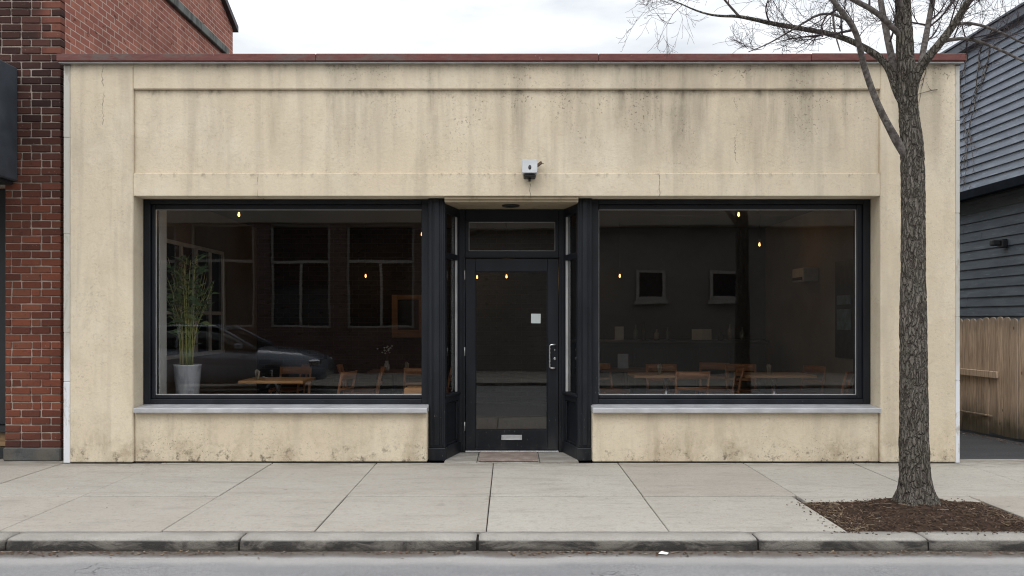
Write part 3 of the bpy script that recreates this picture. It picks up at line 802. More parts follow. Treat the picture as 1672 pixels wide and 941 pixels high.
def mk_chair():
    t = thing('wooden_chair', None, 'chair', (0, 0, 0), 'wooden chairs around the tables')
    def ch(o): o.parent = t; return o
    # the chair faces +Y; backrest at -Y
    m = MB()
    n = 8; vs = []
    for j in range(n + 1):
        v = j / n
        for i in range(n + 1):
            u = i / n * 2 - 1
            w = 0.205 + 0.02 * v
            vs.append((u * w, -0.20 + 0.41 * v, 0.445 - 0.012 * (1 - u * u) * math.sin(v * math.pi)))
    fs = [(j * (n + 1) + i, j * (n + 1) + i + 1, (j + 1) * (n + 1) + i + 1, (j + 1) * (n + 1) + i) for j in range(n) for i in range(n)]
    m.add(vs, fs, True); m.box(-0.20, 0.20, -0.20, 0.21, 0.405, 0.430, 0.008); m.box(-.215, .215, .20, .222, .40, .448, .006)
    ch(m.build('seat', WOODC))
    for sx in (-1, 1):
        m = MB(); m.tube([(sx * .205, -.195, 0), (sx * .20, -.20, .44), (sx * .205, -.235, .64), (sx * .21, -.275, .80)], [.013, .018, .016, .013], 8); ch(m.build('leg', WOODC))
        m = MB(); m.tube([(sx * .205, .205, 0), (sx * .20, .185, .43)], [.012, .017], 8); ch(m.build('leg', WOODC))
    def rail(z0, z1, y, bow):
        m = MB(); vs, fs = [], []
        n = 10
        for i in range(n + 1):
            u = i / n * 2 - 1
            yy = y - bow * (1 - u * u)
            for (dy, z) in ((0, z0), (.018, z0), (.018 - .012, z1), (-.012, z1)):
                vs.append((u * .205, yy + dy - (z - z0) * .2, z))
        for i in range(n):
            for k in range(4):
                fs.append((i * 4 + k, (i + 1) * 4 + k, (i + 1) * 4 + (k + 1) % 4, i * 4 + (k + 1) % 4))
        fs += [(0, 1, 2, 3), tuple(n * 4 + k for k in (3, 2, 1, 0))]
        m.add(vs, fs, True); return m
    ch(rail(0.70, 0.80, -.26, .035).build('crest_rail', WOODC, fix=True))
    ch(rail(0.56, 0.60, -.232, .03).build('back_rail', WOODC, fix=True))
    m = MB(); m.bar((-.2, -.195, .22), (-.2, .19, .22), .016, .022, .003); m.bar((.2, -.195, .22), (.2, .19, .22), .016, .022, .003); m.bar((-.2, 0, .222), (.2, 0, .222), .016, .02, .003); ch(m.build('stretcher', WOODC))
    return t
chair = mk_chair()
spots = [
    (-3.78, 11.5, -80, 'teak chair right behind the grey plant pot'),
    (-2.95, 12.15, 178, 'teak chair on the far side of the oak table near the potted plant'),
    (-2.28, 11.45, 75, 'teak chair at the door side end of the oak table near the plant'),
    (-2.15, 12.95, -85, 'teak chair seen sideways at the near side of the dark walnut table'),
    (-1.05, 13.25, 80, 'teak chair under the wood framed picture in the back'),
    (2.30, 11.62, 4, 'teak chair with its back to the right window pulled up to the oak table'),
    (1.32, 12.1, -84, 'teak chair close to the right black post seen sideways'),
    (2.2, 12.85, 176, 'teak chair on the bar side of the wide oak table'),
    (2.86, 12.2, 86, 'teak chair with slanted back in the gap between the two oak tables'),
    (3.35, 12.9, 172, 'teak chair behind the steel post oak table facing the window'),
    (4.06, 12.55, 115, 'teak chair turned into the corner by the beige side wall'),
    (-2.0, 12.25, 100, 'teak chair turned to the brick wall just in front of the dark walnut table'),
    (-1.25, 12.45, 10, 'teak chair on the street side of the dark walnut table'),
    (-3.25, 13.2, 90, 'teak chair by the pale framed screen on the inner wall'),
    (1.45, 13.05, -150, 'teak chair beside the grey menu card before the bar counter'),
    (3.0, 13.3, 160, 'teak chair between the bar counter and the steel post oak table'),
    (4.08, 11.55, 60, 'teak chair in front of the dark poster on the side wall'),
]
for i, (x, y, a, lab) in enumerate(spots):
    if i == 0:
        chair.location = (x, y, FZ); chair.rotation_euler = (0, 0, R(a)); chair['label'] = lab
    else: dup(chair, (x, y, FZ), R(a), lab)
def stool():
    t = thing('wooden_stool', 'pale wooden stool at the window corner next to the left black post', 'stool', (-1.02, 10.35, FZ))
    def ch(o): o.parent = t
    m = MB(); m.box(-.17, .17, -.16, .16, .60, .675, .008); ch(m.build('seat', WOODT))
    for a in (-1, 1):
        for b in (-1, 1):
            m = MB(); m.tube([(a * .16, b * .15, 0), (a * .13, b * .12, .60)], .016, 8); ch(m.build('leg', WOODT))
stool()
# jars
TT = FZ + 0.7205
def jar(x, y, z, label, h=0.13):
    t = thing('table_jar', label, 'jar', (x, y, z), 'glass jars on the tables')
    m = MB(); m.lathe([(0.036, 0), (0.04, .01), (0.04, h - .02), (.036, h)], (0, 0, 0), 18)
    o = m.build('glass', CLEAR); o.parent = t
    m = MB(); 
    for i in range(7):
        a = i * .9; m.tube([(0.015 * math.cos(a), .015 * math.sin(a), .006), (.028 * math.cos(a + .4), .028 * math.sin(a + .4), h * .85 + .01 * (i % 3))], .0045, 6)
    o = m.build('contents', simple('jar_contents', (0.42, 0.38, 0.26), 0.6, var=.3)); o.parent = t
jar(-3.05, 10.92, TT, 'clear glass jar on the oak table beside the potted plant')
jar(-1.45, 12.8, TT, 'small glass jar on the dark walnut table under the picture')
jar(2.0, 11.95, TT, 'glass jar of sugar sticks on the wide oak table', .15)
jar(3.45, 11.95, TT, 'glass jar on the oak table with the steel post', .15)
m = MB(); m.box(1.62, 1.78, 13.4, 13.42, TT + .0005, TT + .22, .003, )
tag(m.build('menu_card', simple('grey_card', (.30, .31, .32), .7)), 'grey menu card standing on the dark table before the bar counter', 'menu card')
# a vase of small white flowers on the far table
fv = thing('flower_vase', 'small vase of white flowers on the dark walnut table', 'vase', (-1.75, 12.9, TT))
m = MB(); m.lathe([(.03, 0), (.045, .02), (.045, .07), (.025, .12), (.03, .14)], (-1.75, 12.9, TT), 16); m.build('vase', simple('vase_clay', (.30, .29, .27), .5), fv)
m = MB(); m2 = MB(); rf = random.Random(9)
for _ in range(16):
    a = rf.uniform(0, 6.28); l = rf.uniform(.03, .14); h = rf.uniform(.12, .24); b0 = Vector((-1.75, 12.9, TT + .12)); e = b0 + Vector((l * math.cos(a), l * math.sin(a), h))
    m.tube([b0, b0.lerp(e, .5) + Vector((0, 0, .03)), e], .003, 4); m2.lathe([(.004, -.008), (.015, 0), (.012, .008), (.002, .012)], e, 7)
m.build('stem', TWIG, fv); m2.build('blossom', simple('white_petal', (.6, .6, .56), .7), fv)
# planter
pl = thing('plant_stand', 'low dark wood stand under the grey plant pot', 'stand', (-3.66, 10.25, FZ))
m = MB(); m.box(-3.85, -3.47, 10.06, 10.44, .42, .46, .005); m.build('top', WOODD, pl)
for a in (-1, 1):
    for b in (-1, 1):
        m = MB(); m.box(-3.66 + a * .16 - .018, -3.66 + a * .16 + .018, 10.25 + b * .16 - .018, 10.25 + b * .16 + .018, FZ, .4195, .003); m.build('leg', WOODD, pl)
PZ = 0.461
pp = thing('potted_plant', 'tall bamboo like plant with thin canes in a grey concrete pot by the window', 'plant', (-3.66, 10.25, PZ))
m = MB(); m.lathe([(0.105, 0), (0.112, .008), (0.135, .28), (0.152, .50), (.156, .515), (.146, .515), (.138, .46), (0.0, .46)], (-3.66, 10.25, PZ), 36); m.build('pot', POTM, pp, fix=True)
m = MB(); m.lathe([(.137, .463), (.08, .475), (0.0, .478)], (-3.66, 10.25, PZ), 20); m.build('soil', SOIL, pp, fix=True)
mc, ml = MB(), MB()
rr = random.Random(5)
for i in range(46):
    a = rr.uniform(0, 6.28); r0 = rr.uniform(0.0, .09); base = Vector((-3.66 + r0 * math.cos(a), 10.25 + r0 * math.sin(a), PZ + .465))
    h = rr.uniform(.75, 1.32); lean = rr.uniform(.02, .24)
    pts = [base + Vector((math.cos(a) * lean * t * t, math.sin(a) * lean * t * t * .8, h * t)) + Vector((rr.uniform(-.012, .012), rr.uniform(-.012, .012), 0)) * t for t in [q / 7 for q in range(8)]]
    for p in pts: p.x = max(p.x, -4.1); p.y = max(p.y, 9.80)
    mc.tube(pts, [.0058 - .0035 * q / 7 for q in range(8)], 5)
    for j in range(rr.randint(5, 8)):
        t = rr.uniform(.60, 1.0) if rr.random() < .85 else rr.uniform(.25, .6); q = min(6, int(t * 7)); p = pts[q].lerp(pts[q + 1], t * 7 - q)
        b = rr.uniform(0, 6.28); L = rr.uniform(.12, .26); up = rr.uniform(.1, 1.6)
        d = Vector((math.cos(b), math.sin(b), up)).normalized(); sd = d.cross(Vector((0, 0, 1))).normalized() * rr.uniform(.0018, .0034)
        e1 = p + d * L * .5 + Vector((0, 0, .01)); e2 = p + d * L + Vector((0, 0, -L * rr.uniform(0, .45)))
        for e in (e1, e2): e.y = max(e.y, 9.72); e.x = max(e.x, -4.18)
        ml.add([p, e1 + sd, e2, e1 - sd], [(0, 1, 2), (0, 2, 3)])
mc.build('stem', mat_islands('cane_green', [(.32, .34, .11), (.40, .38, .15), (.20, .25, .08), (.44, .38, .19)], .55), pp)
ml.build('foliage', mat_islands('blade_green', [(.06, .105, .04), (.08, .13, .05), (.05, .08, .035), (.12, .15, .06)], .55), pp)
# bar counter with what stands on it
cb = thing('bar_counter', 'long navy black bar counter at the back of the right hand room', 'counter', (2.4, 14.3, FZ))
m = MB(); m.box(0.95, 4.0, 14.06, 14.6, FZ, 1.12, .004)
for i in range(6): m.box(.98 + i * .5, .98 + i * .5 + .45, 14.045, 14.0595, .1, 1.05, .004)
m.build('body', NAVY, cb)
m = MB(); m.box(0.9, 4.05, 13.98, 14.66, 1.1205, 1.16, .005); m.build('worktop', simple('slate_top', (.035, .036, .038), .35), cb)
CT = 1.1605
CARD = simple('cream_card', (.42, .38, .29), .8, var=.08)
m = MB(); m.box(1.66, 1.80, 14.1, 14.14, CT, CT + .21, .003); tag(m.build('counter_card', CARD), 'cream upright card at the post end of the bar counter', 'card')
m = MB()
for s_ in (-1, 1): m.box(0, .16, 0, .01, 0, .17, .002, Matrix.Translation((3.03, 14.12, CT)) @ Matrix.Rotation(R(90 - s_ * 78), 4, 'Z'))
tag(m.build('open_menu', CARD), 'cream folded menu standing open on the bar counter', 'menu')
btl = [(2.00, 14.2, .24, .035, 'tall clear bottle next to the cream upright card'), (2.15, 14.35, .28, .036, 'tallest dark bottle on the bar counter'), (2.33, 14.2, .17, .045, 'squat jug shaped bottle on the bar counter'), (2.52, 14.3, .2, .03, 'slim bottle in the middle of the bar counter'),
       (3.34, 14.2, .12, .045, 'short round jar just beyond the open menu'), (3.52, 14.35, .25, .035, 'dark bottle near the wall end of the bar counter'), (3.68, 14.2, .2, .04, 'last bottle at the wall end of the bar counter')]
BG = [simple('bottle_glass', c, .08, 0, .1) for c in ((.10, .12, .11), (.03, .035, .03), (.14, .12, .09))]
for i, (x, y, h, r, lab) in enumerate(btl):
    m = MB(); m.lathe([(r * .9, 0), (r, .01), (r, h * .6), (r * .35, h * .75), (r * .35, h * .97), (r * .42, h)], (x, y, CT), 16); tag(m.build('bottle', BG[i % 3]), lab, 'bottle', 'bottles on the bar counter')
# pictures and things on the inner walls
FRAMEW = mat_wood('picture_oak', (.25, .14, .07), (.33, .20, .10), .5)
pf = thing('picture_frame', 'square picture in a broad oak frame on the dark back wall', 'picture', (-1.72, 15.42, 1.2))
m = MB(); m.frame_y(-2.0, -1.42, 1.17, 1.90, (.10, .12, .13, .08), 15.36, 15.448, .005); m.build('frame', FRAMEW, pf)
m = MB(); m.box(-1.899, -1.541, 15.41, 15.445, 1.301, 1.819); m.build('picture', DARK, pf)
ps = thing('wall_poster', 'dark poster with teal bands on the beige side wall', 'poster', (4.37, 11.7, 1.0))
m = MB(); m.box(4.365, 4.389, 11.42, 12.05, 0.98, 2.25, .003); m.build('board', DARK, ps)
m = MB(); m.box(4.358, 4.3645, 11.5, 11.97, 1.35, 1.62); m.box(4.358, 4.3645, 11.5, 11.97, 1.68, 1.80); m.build('print', simple('teal_print', (.12, .19, .20), .4, var=.5, nscale=9), ps)
wu = thing('wall_unit', 'small white box shelf high on the beige side wall', 'shelf', (4.3, 13.0, 2.0))
m = MB(); m.box(4.17, 4.389, 12.75, 13.25, 2.02, 2.22, .01); m.build('case', simple('off_white', (.34, .33, .31), .6), wu)
m = MB(); m.box(4.155, 4.1695, 12.8, 13.2, 2.05, 2.09, .003); m.build('grille', DARK, wu)
# pendant bulbs
BULB = mat_emit('warm_bulb', (1.0, 0.46, 0.13), 6.0)
def pendant(px, py, Y, label):
    p = at(px, py, Y)
    t = thing('pendant_bulb', label, 'pendant light', (p.x, p.y, 3.05), 'bare pendant bulbs in the shop')
    m = MB(); m.tube([(p.x, p.y, 3.049), (p.x, p.y, p.z + .075)], .004, 6); m.build('cord', DARK, t)
    m = MB(); m.lathe([(.014, .03), (.018, .035), (.018, .07), (.008, .08)], p, 12); m.build('socket', simple('brass_socket', (.15, .10, .05), .4, .8), t)
    m = MB(); m.lathe([(.003, -.020), (.009, -.016), (.0135, -.006), (.0135, .004), (.010, .016), (.008, .030)], p, 14); m.build('bulb', BULB, t)
    ld = bpy.data.lights.new('bulb_light', 'POINT'); ld.energy = 1.7; ld.color = (1.0, .60, .28); ld.shadow_soft_size = .02
    lo_ = bpy.data.objects.new('bulb_light', ld); COL.objects.link(lo_); lo_.location = (p.x, p.y, p.z - .055); attach(lo_, t)
pendant(390, 351, 10.7, 'lit bare bulb above the oak table and the potted plant')
pendant(689, 383, 12.2, 'lit bare bulb near the left black post')
pendant(1206, 351, 10.9, 'lit bare bulb hanging close behind the right window head')
pendant(1240, 400, 13.0, 'lit bare bulb lower over the oak table with the steel post')
pendant(1012, 451, 14.1, 'lit bare bulb low over the post end of the bar counter')
pendant(827, 452, 13.8, 'lit bare bulb seen through the middle of the door glass')
pendant(779, 453, 15.0, 'lit bare bulb in front of the back wall at the hinge side of the door')
pendant(597, 451, 14.8, 'lit bare bulb added deep in the left room for small distant reflections')  # bulb and its lamp added in place of small distant reflections

# ------------------------------------------------------------------ brick building on the left
bb = thing('brick_building', 'tall soot darkened red brick building with a dark steel canopy', 'building', (-5.5, 9.6, 0))
m = MB()
row, z, odd = 0.0795, 0.142, 0
rr = random.Random(3)
XB = -4.705
while z < 7.7:
    x1 = XB
    first = True
    while x1 > -7.2:
        L = (0.105 if odd else 0.21) if first else 0.21
        if not first and rr.random() < .22: L = 0.10
        first = False
        x0 = max(-7.2, x1 - L)
        left_lim = -5.295 + (0 if odd else 0.0)
        if z < 2.90 and x0 < left_lim - .03:
            if x1 > left_lim + .05: x0 = left_lim
            else: break
        j = rr.uniform(-.004, .004)
        m.box(x0 + .006, x1 - (.0 if x1 == XB else .006), 9.452 + rr.uniform(-.005, .004), 9.55, z + .005, z + row - .006 + rr.uniform(-.002, .002), .006, None, .0022)
        x1 = x0
    z += row; odd = 1 - odd
m.build('front_brick', BRICKS, bb)
m = MB(); m.box(-5.29, XB - .014, 9.4625, 9.70, .14, 7.7); m.box(-7.2, -5.2905, 9.4625, 9.70, 2.90, 7.7)
m.build('mortar_core', MORTAR, bb)
m = MB(); m.box(-5.305, XB + .004, 9.432, 9.60, 0.0, .1405, .012, None, .004); m.build('stone_base', STONE, bb)
# side wall above the shop roof, sloping top
m = MB()
zt = lambda y: 6.43 + (15.35 - y) * 0.42
ya, yb_ = 9.5505, 15.35
m.prism([(ya, 2.95), (yb_, 2.95), (yb_, zt(yb_)), (10.6, zt(10.6)), (10.6, 8.4), (ya, 8.4)], 'x', -12.0, XB - .004)
m.box(-5.285, XB - .0042, ya + .15, yb_, .05, 2.9495)
m.build('side_wall', BRICKSIDE, bb, fix=True)
m = MB()
m.prism([(yb_ + .08, zt(yb_ + .08) + .002), (yb_ + .08, zt(yb_ + .08) + .10), (10.62, zt(10.62) + .10), (10.62, zt(10.62) + .002)], 'x', -12.05, XB + .07)
m.build('parapet_cap', simple('dark_cap', (.045, .032, .034), .6, var=.3), bb, fix=True)
m = MB(); m.box(XB - .002, XB + .055, 9.7, 14.95, 5.86, 5.985, .008)
m.build('belt_board', mat_paint_chip('old_board', (.13, .14, .125), (.055, .055, .048), .85, .42, .6), bb)
# dark shopfront below the canopy
m = MB(); m.box(-7.2, -5.31, 9.75, 9.85, .35, 2.9, .004); m.box(-7.2, -5.31, 9.60, 9.86, .28, .345, .004); m.box(-7.2, -5.31, 9.62, 9.85, 0.0, .12, .004)
m.build('shopfront', DARK, bb)
m = MB(); m.box(-7.2, -5.31, 9.66, 9.85, .125, .275, .004); m.build('timber_riser', mat_wood('riser_wood', (.19, .11, .05), (.28, .17, .08), .6, coords='P'), bb)
m = MB(); m.box(-7.4, -5.152, 8.2, 9.446, 2.94, 4.125, .012)
cn = m.build('canopy', CANOPY, bb)
m = MB(); m.box(-7.35, -5.20, 8.25, 9.44, 2.90, 2.9385, .004); m.build('canopy_soffit', DARK, cn)

# ------------------------------------------------------------------ clapboard house on the right
hs = thing('clapboard_house', 'slate grey clapboard house with a jettied upper storey behind the fence', 'house', (8.5, 13.5, 0))
def boards(xf, z0, z1, y0, y1, pitch, lip=.022):
    m = MB(); z = z0
    while z < z1 - .01:
        zz = min(z1, z + pitch)
        yy = y0
        while yy < y1 - .01:
            ye = min(y1, yy + random.uniform(2.2, 4.2))
            dx = random.uniform(-.002, .002)
            m.add([(xf - lip + dx, yy, z), (xf - lip + dx, ye, z), (xf + dx, ye, zz + .02), (xf + dx, yy, zz + .02), (xf + .03, yy, z), (xf + .03, ye, z), (xf + .03, ye, zz + .02), (xf + .03, yy, zz + .02)],
                  [(0, 3, 2, 1), (0, 1, 5, 4), (3, 7, 6, 2), (0, 4, 7, 3), (1, 2, 6, 5)])
            yy = ye + .002
        z = zz
    return m
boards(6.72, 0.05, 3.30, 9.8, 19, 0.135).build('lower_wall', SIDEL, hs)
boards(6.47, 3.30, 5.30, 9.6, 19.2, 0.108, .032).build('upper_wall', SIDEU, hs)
m = MB(); m.box(6.76, 13, 9.8, 19, -.05, 3.28); m.box(6.505, 13.2, 9.6, 19.2, 3.2985, 5.29); m.build('core', DARK, hs)
m = MB(); m.box(6.40, 6.503, 9.58, 19.22, 3.17, 3.292, .006); m.build('eave_board', simple('eave_black', (.010, .012, .016), .9, var=.3, spec=.03), hs)
m = MB(); m.box(6.5035, 6.78, 9.6, 19.2, 3.20, 3.285, .003); m.build('jetty_soffit', DARK, hs)
m = MB(); m.box(6.36, 6.46, 9.5, 19.3, 5.255, 5.37, .006); m.prism([(6.34, 5.372), (6.34, 5.40), (9.8, 7.2), (13.3, 5.40), (13.3, 5.372)], 'y', 9.45, 19.35); m.build('roof', HTRIM, hs, fix=True)
p = at(1637, 398, 1470 * 6.66 / (1637 - HX))
m = MB(); m.box(p.x - .04, p.x + .035, p.y - .07, p.y + .07, p.z - .06, p.z + .06, .01); m.box(p.x - .16, p.x - .04, p.y - .045, p.y + .045, p.z - .03, p.z + .05, .015); m.build('wall_lamp', DARK, hs)

# dead creeper on the upper wall
rv = random.Random(21)
def vine(name, starts, plane, label, spread, rad):
    m = MB()
    def run(p, d, L, r, lev):
        n = max(4, int(L / .06)); pts = [p.copy()]; ds = d
        for i in range(n):
            ds += rv.gauss(0, .28 if lev else .16)
            p = p + Vector((0, math.cos(ds), math.sin(ds))) * (L / n) if plane == 'x' else p + Vector((math.cos(ds), 0, math.sin(ds))) * (L / n)
            q = p.copy()
            if plane == 'x': q.x += rv.uniform(-.012, .006)
            else: q.y += rv.uniform(-.006, .004)
            pts.append(q)
            if lev < 2 and rv.random() < (.32 if lev == 0 else .3):
                run(q, ds + rv.choice((-1, 1)) * rv.uniform(.4, 1.1), L * rv.uniform(.15, .4), r * .6, lev + 1)
        m.tube(pts, [r * (1 - .7 * i / n) for i in range(n + 1)], 4)
    for (p, d, L) in starts: run(Vector(p), d, L, rad, 0)
    return tag(m.build(name, BRANCH), label, 'creeper')
vine('dead_creeper', [((6.435, 12.3, 5.2), R(-100), 1.7), ((6.435, 12.05, 5.1), R(-78), 1.5), ((6.435, 12.65, 5.2), R(-92), 1.6), ((6.435, 12.85, 4.9), R(-80), .9)], 'x', 'bare dead creeper clinging to the slate grey upper wall', .4, .010)
vine('dead_tendril', [((4.30, 9.288, 4.10), R(-80), .42), ((4.42, 9.288, 3.86), R(-150), .30)], 'y', 'thin dead tendril hanging on the stucco below the coping behind the tree', .2, .005)

# ------------------------------------------------------------------ fence
fn = thing('wooden_fence', 'weathered brown picket fence with rounded tops across the alley', 'fence', (6.2, 11.2, 0))
fa, fb = Vector((5.86, 12.98, 0)), Vector((6.52, 9.36, 0))
d = (fb - fa); FL = d.length; d.normalize(); nn = Vector((-d.y, d.x, 0)); nn = -nn if nn.x > 0 else nn      # towards the alley
m = MB(); s_ = 0.0; rr = random.Random(11)
while s_ < FL:
    w = rr.uniform(.118, .142); top = 1.50 + rr.uniform(-.012, .012) + .02 * s_ / FL; z0 = rr.uniform(.02, .05)
    t0 = .002 + rr.uniform(0, .006); off = rr.choice((0, .012)) if rr.random() < .5 else 0
    wb = w - .013
    prof = [(0, z0), (wb, z0)]
    for i in range(9):
        a = math.pi * i / 8
        prof.append((wb / 2 + wb / 2 * math.cos(a), top - .05 + .05 * math.sin(a)))
    n = len(prof); lean = rr.uniform(-.004, .004)
    vs = [fa + d * (s_ + u + lean * z) + nn * (off + .019) + Vector((0, 0, z)) for u, z in prof] + [fa + d * (s_ + u + lean * z) + nn * off + Vector((0, 0, z)) for u, z in prof]
    fs = [tuple(range(n)), tuple(reversed(range(n, 2 * n)))] + [(i, n + i, n + (i + 1) % n, (i + 1) % n) for i in range(n)]
    m.add(vs, fs); s_ += w
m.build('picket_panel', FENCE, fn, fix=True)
for (s0, s1, z, w, h, off) in ((0.3, 1.72, .80, .03, .085, .048), (.25, 1.62, .275, .016, .025, .042), (.1, FL, 1.25, .04, .08, -.024)):
    m = MB(); a, b = fa + d * s0 + nn * off, fa + d * s1 + nn * off
    m.bar(a + Vector((0, 0, z)), b + Vector((0, 0, z - .012)), w, h, .005); m.build('rail', FENCE, fn)
# ------------------------------------------------------------------ leaf litter along the alley fence and gutter
rr = random.Random(31)
def bits(n, fpos, size, zfun, thick=True):
    m = MB()
    for _ in range(n):
        x, y = fpos(); s1 = rr.uniform(*size); a = rr.uniform(0, 6.28); asp = rr.uniform(.3, .8)
        z = zfun(x, y) + .001
        ca, sa = math.cos(a) * s1, math.sin(a) * s1
        h = rr.uniform(.2, .6) * s1
        pts = [(x + ca, y + sa, z + rr.uniform(0, h)), (x - sa * asp, y + ca * asp, z + rr.uniform(0, h * .4)), (x - ca, y - sa, z + rr.uniform(0, h)), (x + sa * asp, y - ca * asp, z + rr.uniform(0, h * .4)), (x, y, z + h * .6)]
        m.add(pts, [(4, 0, 1), (4, 1, 2), (4, 2, 3), (4, 3, 0)])
    return m
LEAFM = mat_islands('dry_leaf', [(.13, .08, .045), (.07, .045, .03), (.18, .125, .08), (.045, .032, .025), (.06, .045, .035), (.26, .20, .14), (.09, .06, .04), (.10, .05, .035)])
clus = [(-2.15, .35), (-3.2, .3), (0.3, .22), (-.9, .3), (1.1, .4), (2.3, .28), (2.75, .2), (3.6, .3), (-2.7, .5), (-4.2, .4)]
def gpos():
    if rr.random() < .55:
        c, s = rr.choice(clus); x = rr.gauss(c, s)
    else: x = rr.uniform(-5.5, 5.5)
    return x, min(6.095, 6.10 - abs(rr.gauss(0, .055)))
o = bits(1100, gpos, (.006, .018), lambda x, y: RZ + .004).build('leaf_litter', LEAFM); o['kind'] = 'stuff'; tag(o, 'dry brown leaf litter and grit in the gutter', 'leaf litter')
def apos():
    t = rr.uniform(0, FL); q = fa + d * t + nn * (.04 + abs(rr.gauss(0, .12))); return q.x, q.y
o = bits(350, apos, (.010, .025), lambda x, y: -.004).build('alley_leaves', LEAFM); o['kind'] = 'stuff'; tag(o, 'fallen leaves along the foot of the wooden fence', 'leaves')
def wpos():
    return (rr.choice((rr.gauss(-3.75, .12), rr.uniform(-4.5, 4.5), rr.gauss(3.75, .1))), 9.325 - abs(rr.gauss(0, .02)) if rr.random() < .8 else rr.uniform(6.4, 9.2))
o = bits(190, wpos, (.004, .012), lambda x, y: .0015).build('pavement_crumbs', LEAFM); o['kind'] = 'stuff'; tag(o, 'small crumbs and leaf bits along the foot of the stucco wall', 'leaf bits')
p = at(1083, 905, 6.03)
m = MB(); m.add([(p.x - .036, 6.02, RZ + .010), (p.x + .02, 6.008, RZ + .007), (p.x + .04, 6.04, RZ + .010), (p.x - .008, 6.055, RZ + .018), (p.x + .004, 6.03, RZ + .017), (p.x - .036, 6.02, RZ + .004), (p.x + .04, 6.04, RZ + .004)], [(0, 1, 4), (1, 2, 4), (2, 3, 4), (3, 0, 4)])
tag(m.build('paper_scrap', simple('scrap_paper', (.75, .74, .72), .7, var=.05)), 'crumpled white paper scrap lying in the gutter', 'paper scrap')

# ------------------------------------------------------------------ tree pit and street tree
TX, TY = 3.19, 7.05
def soil_z(x, y):
    e = min((x - 2.40) / .18, (3.87 - x) / .18, (y - 6.34) / .15, (7.36 - y) / .15)
    e = max(0, min(1, e))
    r = math.hypot(x - TX, (y - TY))
    return -.014 + e * (.03 + .06 * math.exp(-(r / .36) ** 2)) + e * (.014 * mnoise.noise(Vector((x * 9, y * 9, 0))) + .008 * mnoise.noise(Vector((x * 30, y * 30, 2))))
m = MB(); nx_, ny_ = 120, 84
vs = [(2.392 + (3.878 - 2.392) * i / nx_, 6.332 + (7.368 - 6.332) * j / ny_, 0) for j in range(ny_ + 1) for i in range(nx_ + 1)]
vs = [(x, y, soil_z(x, y)) for x, y, _ in vs]
fs = [(j * (nx_ + 1) + i, j * (nx_ + 1) + i + 1, (j + 1) * (nx_ + 1) + i + 1, (j + 1) * (nx_ + 1) + i) for j in range(ny_) for i in range(nx_)]
m.add(vs, fs, True); structure(m.build('soil', SOIL))
MULCH = mat_islands('mulch_chip', [(.055, .035, .025), (.09, .058, .04), (.038, .025, .019), (.12, .08, .055), (.085, .055, .038), (.07, .045, .032), (.05, .034, .026), (.14, .095, .065)], .9)
m = MB()
for _ in range(2600):
    x, y = rr.uniform(2.41, 3.86), rr.uniform(6.36, 7.34)
    if rr.random() < .35: x = rr.choice((rr.gauss(2.50, .07), rr.gauss(3.75, .08))); x = max(2.41, min(3.86, x))
    if math.hypot(x - TX, y - TY) < .13: continue
    L = rr.uniform(.008, .034); a = rr.uniform(0, 6.28); w = rr.uniform(.003, .009)
    M_ = Matrix.Translation((x, y, soil_z(x, y) + .003)) @ Matrix.Rotation(a, 4, 'Z') @ Matrix.Rotation(rr.uniform(-.5, .5), 4, 'Y')
    m.box(-L / 2, L / 2, -w / 2, w / 2, -.002, .003, 0, M_)
m2 = MB()
for _ in range(240):
    q = rr.random()
    if q < .4: x, y = 2.41 + abs(rr.gauss(0, .13)), rr.uniform(6.36, 7.34)
    elif q < .65: x, y = rr.uniform(2.42, 3.85), 7.34 - abs(rr.gauss(0, .07))
    elif q < .85: x, y = 3.85 - abs(rr.gauss(0, .10)), rr.uniform(6.36, 7.34)
    else: x, y = rr.uniform(2.42, 3.85), rr.uniform(6.36, 7.3)
    if not (2.40 < x < 3.87 and 6.35 < y < 7.36) or math.hypot(x - TX, y - TY) < .14: continue
    L = rr.uniform(.02, .10); a = rr.uniform(0, 3.14); w = rr.uniform(.0012, .0028)
    M_ = Matrix.Translation((x, y, soil_z(x, y) + .006)) @ Matrix.Rotation(a, 4, 'Z') @ Matrix.Rotation(rr.uniform(-.2, .2), 4, 'Y')
    m2.box(-L / 2, L / 2, -w, w, -.001, .002, 0, M_)
o = m2.build('dry_straw', mat_islands('straw', [(.23, .175, .115), (.17, .125, .08), (.30, .24, .17), (.13, .095, .065)], .85)); o['kind'] = 'stuff'; tag(o, 'pale dry straw and stalks around the edges of the mulch pit', 'straw')
for _ in range(170):
    q = rr.random()
    if q < .5: x, y, z = rr.uniform(2.2, 4.1), 6.335 - abs(rr.gauss(0, .05)), .0035
    elif q < .75: x, y, z = 2.385 - abs(rr.gauss(0, .07)), rr.uniform(6.4, 7.4), .002
    else: x, y, z = rr.uniform(2.4, 3.9), 7.385 + abs(rr.gauss(0, .05)), .002
    if y < 6.17: continue
    L = rr.uniform(.006, .022); w = rr.uniform(.003, .007)
    m.box(-L / 2, L / 2, -w / 2, w / 2, 0, .004, 0, Matrix.Translation((x, y, z)) @ Matrix.Rotation(rr.uniform(0, 3.1), 4, 'Z'))
o = m.build('mulch_chips', MULCH); o['kind'] = 'stuff'; tag(o, 'brown bark mulch chips around the tree base', 'mulch')

